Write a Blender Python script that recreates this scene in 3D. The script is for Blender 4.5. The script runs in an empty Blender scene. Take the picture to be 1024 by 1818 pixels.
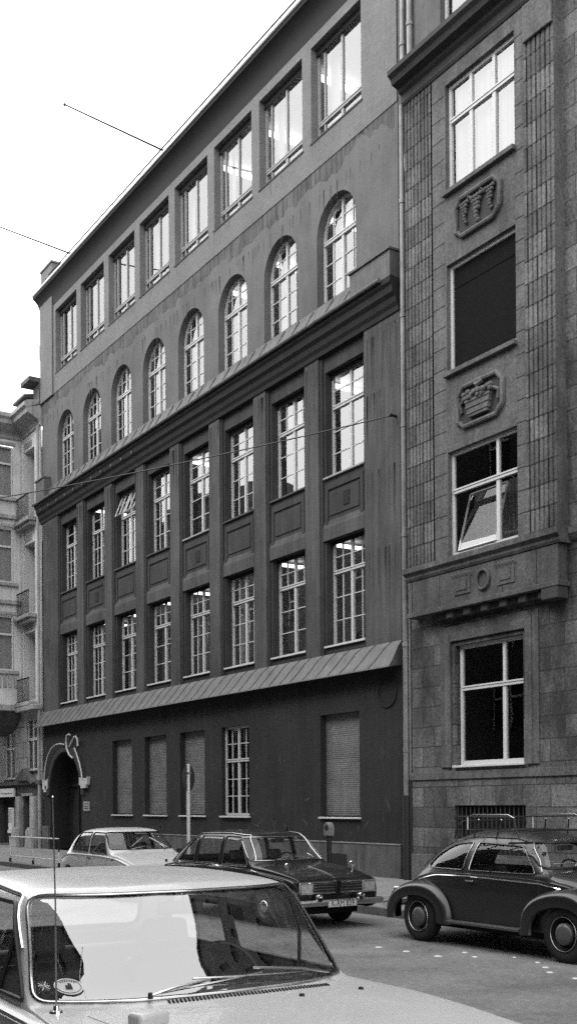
import bpy, bmesh, math, random
from mathutils import Vector, Matrix, noise as mnoise
random.seed(7)
SC = bpy.context.scene
COL = SC.collection
PI = math.pi

# ------------------------------------------------------------------ materials
def _nt(name):
    m = bpy.data.materials.new(name); m.use_nodes = True
    nt = m.node_tree; nt.nodes.clear()
    out = nt.nodes.new('ShaderNodeOutputMaterial')
    return m, nt, out

def N(nt, t, **kw):
    n = nt.nodes.new(t)
    for k, v in kw.items():
        if k.startswith('i_'):
            n.inputs[k[2:].replace('_', ' ')].default_value = v
        else:
            setattr(n, k, v)
    return n

def _math(nt, op, a, b=None, clamp=False):
    n = nt.nodes.new('ShaderNodeMath'); n.operation = op; n.use_clamp = clamp
    for i, v in enumerate((a, b)):
        if v is None: continue
        if isinstance(v, (int, float)): n.inputs[i].default_value = v
        else: nt.links.new(v, n.inputs[i])
    return n.outputs[0]

def mat(name, c, rough=.85, var=.2, scale=1.2, streak=0., fine=0., bump=0., bscale=30., metal=0., spec=.4,
        brick=None, coat=0., soot=0.):
    """grey surface: base c, blotches (var), vertical streaks, fine grain, optional stone courses."""
    m, nt, out = _nt(name)
    L = nt.links.new
    bs = N(nt, 'ShaderNodeBsdfPrincipled')
    bs.inputs['Roughness'].default_value = rough
    bs.inputs['Metallic'].default_value = metal
    bs.inputs['Specular IOR Level'].default_value = spec
    bs.inputs['Coat Weight'].default_value = coat
    bs.inputs['Coat Roughness'].default_value = .06
    tc = N(nt, 'ShaderNodeTexCoord')
    n1 = N(nt, 'ShaderNodeTexNoise', i_Scale=scale, i_Detail=6., i_Roughness=.62)
    L(tc.outputs['Object'], n1.inputs['Vector'])
    f = _math(nt, 'MULTIPLY', _math(nt, 'SUBTRACT', n1.outputs['Fac'], .5), 5. * var)
    tot = _math(nt, 'ADD', f, 1.)
    if streak:
        mp = N(nt, 'ShaderNodeMapping'); mp.inputs['Scale'].default_value = (7., 7., .28)
        L(tc.outputs['Object'], mp.inputs['Vector'])
        n2 = N(nt, 'ShaderNodeTexNoise', i_Scale=1.0, i_Detail=5., i_Roughness=.6)
        L(mp.outputs['Vector'], n2.inputs['Vector'])
        g = _math(nt, 'MULTIPLY', _math(nt, 'SUBTRACT', n2.outputs['Fac'], .5), 5. * streak)
        tot = _math(nt, 'ADD', tot, g)
        mp = N(nt, 'ShaderNodeMapping'); mp.inputs['Scale'].default_value = (19., 19., 1.1)
        L(tc.outputs['Object'], mp.inputs['Vector'])
        n2 = N(nt, 'ShaderNodeTexNoise', i_Scale=1.0, i_Detail=3., i_Roughness=.7)
        L(mp.outputs['Vector'], n2.inputs['Vector'])
        tot = _math(nt, 'ADD', tot, _math(nt, 'MULTIPLY', _math(nt, 'SUBTRACT', n2.outputs['Fac'], .5), 3. * streak))
    if fine:
        n3 = N(nt, 'ShaderNodeTexNoise', i_Scale=15., i_Detail=5., i_Roughness=.8)
        L(tc.outputs['Object'], n3.inputs['Vector'])
        g = _math(nt, 'MULTIPLY', _math(nt, 'SUBTRACT', n3.outputs['Fac'], .5), 5. * fine)
        tot = _math(nt, 'ADD', tot, g)
    if soot:      # irregular soot patches with shapes of their own
        n4 = N(nt, 'ShaderNodeTexNoise', i_Scale=.55, i_Detail=7., i_Roughness=.7)
        mp = N(nt, 'ShaderNodeMapping'); mp.inputs['Scale'].default_value = (1., 1., .45); mp.inputs['Location'].default_value = (3, 1, 7)
        L(tc.outputs['Object'], mp.inputs['Vector']); L(mp.outputs['Vector'], n4.inputs['Vector'])
        r = N(nt, 'ShaderNodeMapRange'); r.inputs[1].default_value = .45; r.inputs[2].default_value = .62
        r.inputs[3].default_value = 1.; r.inputs[4].default_value = 1. - soot
        L(n4.outputs['Fac'], r.inputs[0])
        tot = _math(nt, 'MULTIPLY', tot, r.outputs[0])
    hgt = None
    if brick:
        w, h, off, mort, dark = brick[:5]; dv_ = brick[5] if len(brick) > 5 else .2
        sp = N(nt, 'ShaderNodeSeparateXYZ'); L(tc.outputs['Object'], sp.inputs[0])
        xy = _math(nt, 'ADD', sp.outputs['X'], sp.outputs['Y'])
        cb = N(nt, 'ShaderNodeCombineXYZ'); L(xy, cb.inputs[0]); L(sp.outputs['Z'], cb.inputs[1])
        b = N(nt, 'ShaderNodeTexBrick'); b.offset = off; b.inputs['Scale'].default_value = 1.
        b.inputs['Brick Width'].default_value = w; b.inputs['Row Height'].default_value = h
        b.inputs['Mortar Size'].default_value = mort; b.inputs['Mortar Smooth'].default_value = .2
        b.inputs['Color1'].default_value = (1 - dv_,) * 3 + (1,); b.inputs['Color2'].default_value = (1 + dv_,) * 3 + (1,)
        b.inputs['Mortar'].default_value = (dark, dark, dark, 1)
        L(cb.outputs[0], b.inputs['Vector'])
        bw = N(nt, 'ShaderNodeRGBToBW'); L(b.outputs['Color'], bw.inputs[0])
        tot = _math(nt, 'MULTIPLY', tot, bw.outputs[0])
        hgt = b.outputs['Fac']
    v = _math(nt, 'MULTIPLY', tot, c if metal > .5 else c * .62)
    v = _math(nt, 'MAXIMUM', v, .005)
    cc = N(nt, 'ShaderNodeCombineColor')
    for i in range(3): L(v, cc.inputs[i])
    L(cc.outputs[0], bs.inputs['Base Color'])
    if bump or hgt is not None:
        nb = N(nt, 'ShaderNodeTexNoise', i_Scale=bscale, i_Detail=4.)
        L(tc.outputs['Object'], nb.inputs['Vector'])
        hh = _math(nt, 'MULTIPLY', nb.outputs['Fac'], bump)
        if hgt is not None: hh = _math(nt, 'SUBTRACT', hh, _math(nt, 'MULTIPLY', hgt, .8))
        bp = N(nt, 'ShaderNodeBump', i_Strength=.6, i_Distance=.02)
        L(hh, bp.inputs['Height']); L(bp.outputs[0], bs.inputs['Normal'])
    L(bs.outputs[0], out.inputs[0])
    return m

def glass(name, k=3., tint=.8, wav=.0, cap=.36, rough=.01):
    m, nt, out = _nt(name); L = nt.links.new
    lw = N(nt, 'ShaderNodeLayerWeight', i_Blend=.5)
    fr = _math(nt, 'ADD', _math(nt, 'MULTIPLY', _math(nt, 'POWER', lw.outputs['Facing'], 5.), .96), .04)
    fac = _math(nt, 'MINIMUM', _math(nt, 'MULTIPLY', fr, k, True), cap)
    tr = N(nt, 'ShaderNodeBsdfTransparent'); tr.inputs[0].default_value = (tint,) * 3 + (1,)
    gl = N(nt, 'ShaderNodeBsdfGlossy'); gl.inputs['Roughness'].default_value = rough
    gl.inputs[0].default_value = (.95, .95, .95, 1)
    if wav:
        tc = N(nt, 'ShaderNodeTexCoord')
        nb = N(nt, 'ShaderNodeTexNoise', i_Scale=1.1, i_Detail=1.)
        L(tc.outputs['Object'], nb.inputs['Vector'])
        bp = N(nt, 'ShaderNodeBump', i_Strength=1., i_Distance=wav)
        L(nb.outputs['Fac'], bp.inputs['Height']); L(bp.outputs[0], gl.inputs['Normal'])
    mx = N(nt, 'ShaderNodeMixShader'); L(fac, mx.inputs[0]); L(tr.outputs[0], mx.inputs[1]); L(gl.outputs[0], mx.inputs[2])
    L(mx.outputs[0], out.inputs[0])
    return m

def lamp_mat(name, s):
    m, nt, out = _nt(name)
    e = N(nt, 'ShaderNodeEmission'); e.inputs[0].default_value = (1, 1, 1, 1); e.inputs[1].default_value = s
    nt.links.new(e.outputs[0], out.inputs[0]); return m

M = dict(
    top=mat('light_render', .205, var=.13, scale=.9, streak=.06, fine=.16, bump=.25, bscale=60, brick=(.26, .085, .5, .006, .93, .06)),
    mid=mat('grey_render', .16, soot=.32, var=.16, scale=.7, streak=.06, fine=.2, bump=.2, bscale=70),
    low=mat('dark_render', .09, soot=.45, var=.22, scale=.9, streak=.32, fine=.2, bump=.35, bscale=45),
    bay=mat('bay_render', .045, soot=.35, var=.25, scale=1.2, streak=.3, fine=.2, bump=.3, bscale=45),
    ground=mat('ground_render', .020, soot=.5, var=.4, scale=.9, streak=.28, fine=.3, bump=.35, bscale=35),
    plinth=mat('plinth_render', .12, var=.3, scale=1.8, streak=.3, fine=.2, bump=.35, bscale=35),
    ledge=mat('worn_ledge', .30, var=.3, scale=5, fine=.3),
    sill=mat('sill_paint', .42, var=.2, scale=4, fine=.1),
    wsill=mat('white_sill_paint', .75, rough=.5, var=.1, scale=5),
    sheet=mat('zinc_sheet', .108, rough=.6, var=.3, scale=2.2, streak=.25, fine=.1, bump=.1, bscale=8, spec=.5),
    sheetd=mat('weathered_zinc', .12, rough=.7, var=.25, scale=3.2, streak=.3, fine=.15, bump=.2, bscale=10),
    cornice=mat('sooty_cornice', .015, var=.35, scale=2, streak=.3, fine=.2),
    soffit=mat('shaded_soffit', .012, var=.2, scale=1.5, streak=.1),  # near-black colour stands in for the shade of a deeper overhang
    stain=mat('damp_band', .095, var=.5, scale=1.4, streak=.75, fine=.15, bump=.2),
    frame=mat('white_window_paint', .72, rough=.5, var=.06, scale=5),
    frameg=mat('grey_window_paint', .42, rough=.5, var=.08, scale=5),
    shutter=mat('roller_slats', .20, rough=.7, var=.2, scale=2.0, streak=.1, fine=.12),
    dark=mat('dark_hole', .012, var=.1, rough=.9),
    door=mat('dark_door_wood', .03, var=.3, scale=2, streak=.3, rough=.6),
    stone=mat('tuff_blocks', .15, var=.25, scale=1.1, fine=.75, bump=.9, bscale=20, brick=(.74, .425, .5, .012, .35, .38), soot=.75, streak=.12),
    flute=mat('tuff_fluted', .15, var=.25, scale=1.4, fine=.6, bump=.9, bscale=20, brick=(.48, .425, .5, .018, .2, .32), soot=.75, streak=.2),
    trim=mat('tuff_trim', .135, var=.25, scale=1.6, fine=.5, bump=.8, bscale=20, soot=.5, streak=.2),
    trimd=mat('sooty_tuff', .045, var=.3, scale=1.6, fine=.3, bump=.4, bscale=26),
    pipe=mat('zinc_pipe', .25, rough=.5, var=.3, scale=3, streak=.2, metal=.2),
    piped=mat('iron_pipe', .02, rough=.6, var=.2),
    pale=mat('pale_stucco', .72, var=.16, scale=.9, streak=.14, fine=.08, bump=.1),
    pales=mat('pale_stucco_joints', .5, var=.2, scale=.9, streak=.2, fine=.15, bump=.1, brick=(.9, .62, .5, .02, .5)),
    palet=mat('pale_stucco_trim', .40, var=.25, scale=2, streak=.25, fine=.1),
    paled=mat('weathered_shopfront', .10, var=.35, scale=2.2, streak=.25, fine=.2),
    asphalt=mat('asphalt', .215, rough=.8, var=.2, scale=1.3, fine=.34, soot=.38, bump=.5, bscale=55, spec=.35),
    paving=mat('paving_slabs', .24, var=.22, scale=.8, fine=.25, bump=.2, bscale=50),
    kerb=mat('kerb_granite', .14, var=.25, scale=3, fine=.3),
    earth=mat('ground_dust', .09, var=.2, scale=.5),
    opp=mat('opposite_render', .045, var=.2, scale=.8, streak=.15),
    iron=mat('black_iron', .015, rough=.5, var=.15),
    steel=mat('painted_steel', .45, rough=.5, var=.15, scale=6),
    white=mat('white_gloss', .75, rough=.35, var=.06, scale=5),
    chrome=mat('chrome', .75, rough=.12, var=.03, metal=1.),
    dchrome=mat('dull_chrome', .5, rough=.3, var=.1, metal=1.),
    tyre=mat('tyre_rubber', .016, rough=.75, var=.2, scale=8),
    rubber=mat('seal_rubber', .012, rough=.5, var=.1),
    rimp=mat('painted_rim', .18, rough=.45, var=.1),
    seat=mat('dark_vinyl', .018, rough=.55, var=.2),
    under=mat('underbody', .008, rough=.9, var=.1),
    silver=mat('light_car_paint', .64, rough=.36, var=.05, scale=3, coat=.35, spec=.5),
    cream=mat('white_car_paint', .62, rough=.35, var=.05, scale=3, coat=.35, spec=.5),
    black=mat('dark_car_paint', .010, rough=.3, var=.1, scale=3, coat=.2, spec=.25),
    bdark=mat('dusty_dark_paint', .011, rough=.38, var=.15, scale=3, coat=.35, spec=.5),
    broof=mat('grey_car_paint', .09, rough=.45, var=.1, scale=3, coat=.25, spec=.5),
    curtain=mat('net_curtain', .3, var=.1, streak=.35, scale=2),
    ceil=mat('room_ceiling', .7, var=.05), room=mat('room_wall', .55, var=.15), roomd=mat('room_wall_dark', .02, var=.15),
    lamp=lamp_mat('fluorescent_tube', 2.4), neon=mat('white_glass_tube', .6, rough=.3, var=.05),
    glass=glass('window_glass', 4.6, .93, .0012, .215),
    glassg=glass('ground_window_glass', 1.1, .6, .002),
    cglass=glass('car_glass', 1.15, .95),
    wscreen=glass('windscreen_glass', 4.8, .97, cap=.22), bhub=mat('dull_hub_paint', .10, rough=.4, var=.1, coat=.3),
    lens=glass('headlamp_glass', 2.0, .9, rough=.1),
    plate=mat('plate_white', .7, rough=.5, var=.05), ink=mat('black_ink', .01, rough=.6, var=.05),
    lampg=mat('lamp_glass', .45, rough=.25, coat=.5, var=.25, scale=14), streakt=mat('streak_light', .15, var=.15, fine=.1), streakm=mat('streak_mid', .105, var=.2, fine=.1), streakl=mat('streak_dark', .06, var=.2, fine=.1), scuff=mat('chalk', .16, var=.3), flake=mat('flaked_render', .030, var=.3, fine=.2), bars=mat('grille_paint', .05, var=.2), leaf=mat('house_plant', .03, var=.4, scale=9),
)

# ------------------------------------------------------------------ mesh builder
class MB:
    def __init__(s): s.v = []; s.f = []
    def add(s, vs, fs):
        o = len(s.v); s.v += [tuple(p) for p in vs]; s.f += [tuple(o + i for i in f) for f in fs]; return s
    def box(s, x0, x1, y0, y1, z0, z1):
        if x0 > x1: x0, x1 = x1, x0
        if y0 > y1: y0, y1 = y1, y0
        if z0 > z1: z0, z1 = z1, z0
        return s.add([(x0, y0, z0), (x1, y0, z0), (x1, y1, z0), (x0, y1, z0), (x0, y0, z1), (x1, y0, z1), (x1, y1, z1), (x0, y1, z1)],
                     [(0, 3, 2, 1), (4, 5, 6, 7), (0, 1, 5, 4), (1, 2, 6, 5), (2, 3, 7, 6), (3, 0, 4, 7)])
    def poly(s, pts): return s.add(pts, [tuple(range(len(pts)))])
    def prism(s, pts, a, b, axis='x'):
        """closed 2D outline swept from a to b along an axis. axis x: pts (y,z); y: (x,z); z: (x,y)"""
        def P(p, t): return {'x': (t, p[0], p[1]), 'y': (p[0], t, p[1]), 'z': (p[0], p[1], t)}[axis]
        n = len(pts)
        vs = [P(p, a) for p in pts] + [P(p, b) for p in pts]
        fs = [tuple(range(n)), tuple(range(2 * n - 1, n - 1, -1))] + [(i, (i + 1) % n + 0, (i + 1) % n + n, i + n) for i in range(n)]
        return s.add(vs, fs)
    def tube(s, pts, r, n=8, closed=False, r2=None, cap=True):
        pts = [Vector(p) for p in pts]; m = len(pts); rings = []; up = None
        for i, p in enumerate(pts):
            a = pts[i - 1] if (i > 0 or closed) else p
            b = pts[(i + 1) % m] if (i < m - 1 or closed) else p
            t = (b - a).normalized()
            if up is None or abs(up.dot(t)) > .95:
                up = Vector((0, 0, 1)) if abs(t.z) < .9 else Vector((0, 1, 0))
            u = t.cross(up).normalized(); w = u.cross(t).normalized(); up = w
            rr = r if r2 is None else r + (r2 - r) * i / (m - 1)
            rings.append([p + (u * math.cos(2 * PI * k / n) + w * math.sin(2 * PI * k / n)) * rr for k in range(n)])
        vs = [q for R_ in rings for q in R_]; fs = []
        for i in range(m if closed else m - 1):
            j = (i + 1) % m
            for k in range(n):
                l = (k + 1) % n
                fs.append((i * n + k, i * n + l, j * n + l, j * n + k))
        if cap and not closed: fs += [tuple(range(n - 1, -1, -1)), tuple((m - 1) * n + k for k in range(n))]
        return s.add(vs, fs)
    def lathe(s, prof, c, axis='y', n=28, a0=0, a1=2 * PI):
        """prof: (radius, offset along the axis)"""
        full = abs(a1 - a0 - 2 * PI) < 1e-6; rows = []
        for r, h in prof:
            row = []
            for k in range(n if full else n + 1):
                a = a0 + (a1 - a0) * k / n; x, y = r * math.cos(a), r * math.sin(a)
                row.append({'y': (c[0] + x, c[1] + h, c[2] + y), 'x': (c[0] + h, c[1] + x, c[2] + y), 'z': (c[0] + x, c[1] + y, c[2] + h)}[axis])
            rows.append(row)
        return s.grid(rows, wrap=full)
    def grid(s, rows, wrap=False):
        n = len(rows[0]); vs = [p for r in rows for p in r]; fs = []
        for i in range(len(rows) - 1):
            for k in range(n if wrap else n - 1):
                l = (k + 1) % n
                fs.append((i * n + k, i * n + l, (i + 1) * n + l, (i + 1) * n + k))
        return s.add(vs, fs)
    def beam(s, a, b, w, d, up=(0, 0, 1)):
        a, b = Vector(a), Vector(b); t = (b - a).normalized(); u = t.cross(Vector(up)).normalized(); v = u.cross(t)
        vs = [p + u * sx * w / 2 + v * sy * d / 2 for p in (a, b) for sx, sy in ((-1, -1), (1, -1), (1, 1), (-1, 1))]
        return s.add(vs, [(3, 2, 1, 0), (4, 5, 6, 7), (0, 1, 5, 4), (1, 2, 6, 5), (2, 3, 7, 6), (3, 0, 4, 7)])
    def build(s, name, m, parent=None, smooth=False, bevel=0, label=None, **props):
        me = bpy.data.meshes.new(name); me.from_pydata(s.v, [], s.f)
        bm = bmesh.new(); bm.from_mesh(me)
        bmesh.ops.remove_doubles(bm, verts=bm.verts, dist=1e-5)
        bmesh.ops.recalc_face_normals(bm, faces=bm.faces); bm.to_mesh(me); bm.free()
        me.materials.append(M[m] if isinstance(m, str) else m)
        if smooth:
            for p in me.polygons: p.use_smooth = True
            me.set_sharp_from_angle(angle=math.radians(42))
        o = bpy.data.objects.new(name, me); COL.objects.link(o)
        if parent: o.parent = parent
        if bevel:
            b = o.modifiers.new('b', 'BEVEL'); b.width = bevel; b.segments = 2; b.limit_method = 'ANGLE'
        if label: o['label'] = label
        for k, v in props.items(): o[k] = v
        return o

def thing(name, label, cat, loc=(0, 0, 0), rz=0, group=None):
    o = bpy.data.objects.new(name, None); COL.objects.link(o); o.empty_display_size = .3
    o.location = loc; o.rotation_euler.z = rz; o['label'] = label; o['category'] = cat
    if group: o['group'] = group
    return o

def copy_tree(o, parent=None):
    c = o.copy(); COL.objects.link(c); c.parent = parent
    for ch in list(o.children): copy_tree(ch, c)
    return c

def text_mesh(name, body, size, m, parent, mtx, depth=.002, sx=1.):
    cu = bpy.data.curves.new('txt', 'FONT'); cu.body = body; cu.size = size; cu.extrude = depth; cu.align_x = 'CENTER'; cu.align_y = 'CENTER'
    tmp = bpy.data.objects.new('txt', cu); COL.objects.link(tmp)
    dg = bpy.context.evaluated_depsgraph_get(); me = bpy.data.meshes.new_from_object(tmp.evaluated_get(dg))
    bpy.data.objects.remove(tmp); me.transform(Matrix.Diagonal((sx, 1, 1, 1))); me.transform(mtx)
    me.materials.clear(); me.materials.append(M[m])
    o = bpy.data.objects.new(name, me); COL.objects.link(o); o.parent = parent
    return o

# wall with openings (rectangles or round-headed), with its reveals
def wall(mb, y, x0, x1, z0, z1, ops, depth):
    xs = sorted({x0, x1} | {v for o in ops for v in o[:2]}); zs = sorted({z0, z1} | {v for o in ops for v in o[2:4]})
    xs = [v for v in xs if x0 <= v <= x1]; zs = [v for v in zs if z0 <= v <= z1]
    for i in range(len(xs) - 1):
        for j in range(len(zs) - 1):
            cx, cz = (xs[i] + xs[i + 1]) / 2, (zs[j] + zs[j + 1]) / 2
            if any(o[0] < cx < o[1] and o[2] < cz < o[3] for o in ops): continue
            mb.poly([(xs[i], y, zs[j]), (xs[i + 1], y, zs[j]), (xs[i + 1], y, zs[j + 1]), (xs[i], y, zs[j + 1])])
    for o in ops:
        a, b, c, d = o[:4]; arch = len(o) > 4 and o[4]
        top = d - (b - a) / 2 if arch else d
        Y = y + depth
        mb.poly([(a, y, c), (a, y, top), (a, Y, top), (a, Y, c)]); mb.poly([(b, y, c), (b, Y, c), (b, Y, top), (b, y, top)])
        mb.poly([(a, y, c), (a, Y, c), (b, Y, c), (b, y, c)])
        if arch:
            n = 20; r = (b - a) / 2; cx = (a + b) / 2
            P = [(cx - r * math.cos(PI * k / n), top + r * math.sin(PI * k / n)) for k in range(n + 1)]
            for k in range(n):
                p, q = P[k], P[k + 1]
                mb.poly([(p[0], y, p[1]), (q[0], y, q[1]), (q[0], y, d), (p[0], y, d)])
                mb.poly([(p[0], y, p[1]), (p[0], Y, p[1]), (q[0], Y, q[1]), (q[0], y, q[1])])
        else:
            mb.poly([(a, y, d), (b, y, d), (b, Y, d), (a, Y, d)])

def window(parent, x0, x1, z0, z1, y, tr=None, cols=4, rows=(2, 3), arch=False, mull=1, fm='frame', gm='glass',
           sill='sill', sp=.06, ft=.055, thin=.022, label=None, low_cols=None, open_top=False, thin_up=True, head=0, side=0, mf=None):
    """one window: frame (the part), its pane and its sill as sub-parts"""
    mb = MB(); W = x1 - x0; r = W / 2; cx = (x0 + x1) / 2; spring = z1 - r if arch else z1
    def ztop(x): return spring + math.sqrt(max(r * r - (x - cx) ** 2, 0)) if arch else z1
    ya, yb = y - .035, y + .03
    mb.box(x0, x0 + ft, ya, yb, z0, spring); mb.box(x1 - ft, x1, ya, yb, z0, spring); mb.box(x0 + ft, x1 - ft, ya, yb, z0, z0 + ft * 1.2)
    if arch:
        n = 20; out = [(cx - r * math.cos(PI * k / n), spring + r * math.sin(PI * k / n)) for k in range(n + 1)]
        q = r - ft; inn = [(cx - q * math.cos(PI * k / n), spring + q * math.sin(PI * k / n)) for k in range(n + 1)]
        for k in range(n):
            pts = [out[k], out[k + 1], inn[k + 1], inn[k]]
            mb.prism(pts, ya, yb, 'y')
    else: mb.box(x0 + ft, x1 - ft, ya, yb, z1 - ft, z1)
    zt = z0 + (z1 - z0) * tr if tr else None
    if tr: mb.box(x0 + ft, x1 - ft, ya - .02, yb, zt - .045, zt + .045); mb.box(x0 + ft, x1 - ft, ya - .035, ya - .02, zt + .015, zt + .045)
    segs = [(z0 + ft * 1.2, zt - .045), (zt + .045, z1)] if tr else [(z0 + ft, z1)]
    for si, (a, b) in enumerate(segs):
        for k in range(1, mull + 1):
            xm = x0 + W * (mf or k / (mull + 1)); mt = (.045 if (si == 0 or not tr) else .035)
            bb = min(b, ztop(xm) - ft + .004); mb.box(xm - mt, xm + mt, ya - .003, yb - .003, a, bb)
        if open_top and si == 1: continue
        nc = (low_cols or cols) if si == 0 else cols
        for k in range(1, nc):
            if nc % (mull + 1) == 0 and k % (nc // (mull + 1)) == 0: continue
            xm = x0 + W * k / nc; bb = min(b, ztop(xm) - ft + .004)
            if bb > a + .1: mb.box(xm - thin / 2, xm + thin / 2, y - .02, y + .012, a, bb)
        nr = rows[1] if si == 0 else rows[0]
        for k in range(1, nr):
            zz = a + (min(b, z1 - ft) - a) * k / nr
            e = math.sqrt(max((r - ft) ** 2 - (zz - spring) ** 2, 0)) if (arch and zz > spring) else r - ft
            mb.box(cx - e, cx + e, y - .0175, y + .0095, zz - thin / 2, zz + thin / 2)
    if side: mb.box(x0 + side - .02, x0 + side + .02, ya, yb - .004, z0 + ft, z1 - ft)
    f = mb.build('window', fm, parent, label=label)
    if head: MB().box(x0 + .01, x1 - .01, ya - .05, ya - .037, z1 - head, z1 - .004).build('dark_head_strip', 'soffit', f)  # dark strip deepens the lintel's dark reflection at the head of the glass
    g = MB()
    # every sash has its own pane of glass, set a hair differently
    xs = [x0 + W * k / (mull + 1) for k in range(mull + 2)] if not mf else [x0, x0 + W * mf, x1]
    for si, (a, b) in enumerate(segs):
        if open_top and si == 1: continue
        for k in range(mull + 1):
            t = random.uniform(-.004, .004); u = random.uniform(-.003, .003)
            if arch and (si == 1 or not tr):
                xa, xb = xs[k] + .01, xs[k + 1] - .01; m = 10
                top = [(xa + (xb - xa) * i / m) for i in range(m + 1)]
                g.poly([(xa, y, a), (xb, y, a)] + [(x, y, max(ztop(x) - ft / 2, a + .02)) for x in reversed(top)])
            else:
                g.poly([(xs[k] + .01, y + t, a), (xs[k + 1] - .01, y - t, a), (xs[k + 1] - .01, y - t + u, b), (xs[k] + .01, y + t + u, b)])
    g.build('pane', gm, f)
    if open_top:      # the upper sash hangs tilted into the room
        s = MB(); a, b = segs[1]; d = .42
        def T(x, t): return (x, y + .01 - .30 * (1 - t), a + (b - a) * t * .94)
        for k in range(mull + 1):
            xa, xb = xs[k] + .06, xs[k + 1] - .06
            for p, q in (((xa, 0), (xa, 1)), ((xb, 0), (xb, 1)), ((xa, 0), (xb, 0)), ((xa, 1), (xb, 1)), (((xa + xb) / 2, 0), ((xa + xb) / 2, 1)), ((xa, .5), (xb, .5))):
                s.tube([T(*p), T(*q)], .02, 4)
        s.build('tilted_sash', fm, f)
    if sill:
        MB().box(x0 - .05, x1 + .05, y - sp - .17, y - .036, z0 - .05, z0 - .004).build('sill', sill, f, bevel=.006)
    return f

# ------------------------------------------------------------------ the office building (centre)
XR, XL, F = -19.62, -41.88, 15.5
def office():
    B = thing('office_building', 'long dark rendered five-storey office building with a row of round-headed windows above a cornice', 'office building', ((XR + XL) / 2, F, 0))
    bx, by = (XR + XL) / 2, F
    class LB(MB):      # building-local meshes are written in world coordinates
        def build(s, *a, **k):
            s.v = [(p[0] - bx, p[1] - by, p[2]) for p in s.v]
            return MB.build(s, *a, **k)
    def loc(o): o.location.x -= bx; o.location.y -= by
    # ---- top storey
    r5 = [(-23.02 - 2.479 * k, -20.94 - 2.479 * k, 18.12, 20.47) for k in range(8)]
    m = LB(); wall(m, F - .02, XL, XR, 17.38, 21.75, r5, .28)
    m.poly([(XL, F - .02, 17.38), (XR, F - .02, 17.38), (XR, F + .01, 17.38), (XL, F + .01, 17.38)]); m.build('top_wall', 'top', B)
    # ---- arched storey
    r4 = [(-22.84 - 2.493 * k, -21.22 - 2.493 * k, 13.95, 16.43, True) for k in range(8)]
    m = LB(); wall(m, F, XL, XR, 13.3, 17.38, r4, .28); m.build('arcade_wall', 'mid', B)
    # damp stained band of rough plaster under the seam, with a ragged lower edge
    m = LB(); lo = []; x = XL + .02
    while x < XR - .05:
        lo.append((x, 17.02 - .5 * mnoise.noise(Vector((x * .55, 3, 0))) + .22 * mnoise.noise(Vector((x * 2.3, 0, 5))) + .1 * mnoise.noise(Vector((x * 7, 0, 0))))); x += .07
    for a, b in zip(lo, lo[1:]):
        m.poly([(a[0], F - .004, a[1]), (b[0], F - .004, b[1]), (b[0], F - .004, 17.375), (a[0], F - .004, 17.375)])
    m.build('plaster_band', 'stain', B)
    # left pier of the top storey and little relief edge
    LB().box(XL - .02, -40.62, F - .075, F - .021, 17.36, 21.3).build('corner_pier', 'top', B)
    # ---- lower storeys: pilasters, recessed bays
    bays = [(-22.83 - 2.5 * k, -20.94 - 2.5 * k) for k in range(8)]
    r3 = [(a + .17, b - .15, 9.75, 12.32) for a, b in bays]; r2 = [(a + .17, b - .15, 5.63, 8.2) for a, b in bays]
    pan = [(a + .28, b - .26, 8.78, 9.4) for a, b in bays]
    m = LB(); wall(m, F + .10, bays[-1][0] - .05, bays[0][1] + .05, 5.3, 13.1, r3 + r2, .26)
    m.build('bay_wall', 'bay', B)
    edges = [XR] + [v for a, b in bays for v in (b, a)] + [XL]
    for i in range(0, len(edges), 2):
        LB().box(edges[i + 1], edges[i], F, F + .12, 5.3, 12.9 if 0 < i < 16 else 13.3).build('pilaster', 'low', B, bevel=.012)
    for a, b in bays:
        m = LB()
        m.box(a + .001, a + .09, F + .05, F + .11, 5.32, 12.75); m.box(b - .09, b - .001, F + .05, F + .11, 5.32, 12.75)
        m.build('bay_strip', 'bay', B)
        # sunk spandrel panel: weathered band, sloping ledge, moulded border, inner tablet
        m = LB(); y = F + .1
        m.box(a + .1, b - .1, y - .045, y + .01, 8.2, 8.5)
        m.prism([(y - .045, 8.5), (y + .01, 8.5), (y + .01, 8.72)], a + .1, b - .1)
        m.build('spandrel_band', 'low', B)
        m = LB()
        m.box(a + .16, a + .28, y - .03, y + .01, 8.6, 9.56); m.box(b - .28, b - .16, y - .03, y + .01, 8.6, 9.56)
        m.box(a + .28, b - .28, y - .03, y + .01, 9.42, 9.56)
        m.box(a + .34, b - .34, y - .02, y + .01, 8.78, 9.34)
        m.build('spandrel_panel', 'bay', B, bevel=.01)
    for k, (a, b) in enumerate(bays):
        if k in (0, 3, 6):
            c = (a + b) / 2; LB().box(c - .02, c + .22, F + .065, F + .079, 8.92, 9.25).build('vent_opening', 'dark', B)
    # ---- ground storey
    sh = [(-22.84, -21.22, 1.47, 3.95)] + [(b - 1.55, b, 1.47, 3.95) for b in (-28.8, -31.28, -33.8)]
    gw = [(-27.78, -26.27, 1.47, 3.95)]
    dr = [(-41.2, -38.05, .12, 3.75, True)]
    m = LB(); wall(m, F, XL, XR, .12, 5.35, sh + gw, .2) if False else wall(m, F, XL, XR, .12, 5.35, sh + gw + dr, .2)
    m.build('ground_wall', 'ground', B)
    # plinth
    m = LB(); m.box(-37.6, XR, F - .07, F, .1, .86); m.box(XL, -41.25, F - .09, F, .1, 1.0); m.build('plinth', 'plinth', B, bevel=.01)
    LB().box(-37.6, XR + .01, F - .085, F + .01, .86, .885).build('plinth_ledge', 'ledge', B)
    LB().box(-22.42, -21.66, F - .082, F - .06, .18, .60).build('cellar_opening', 'dark', B)
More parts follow.
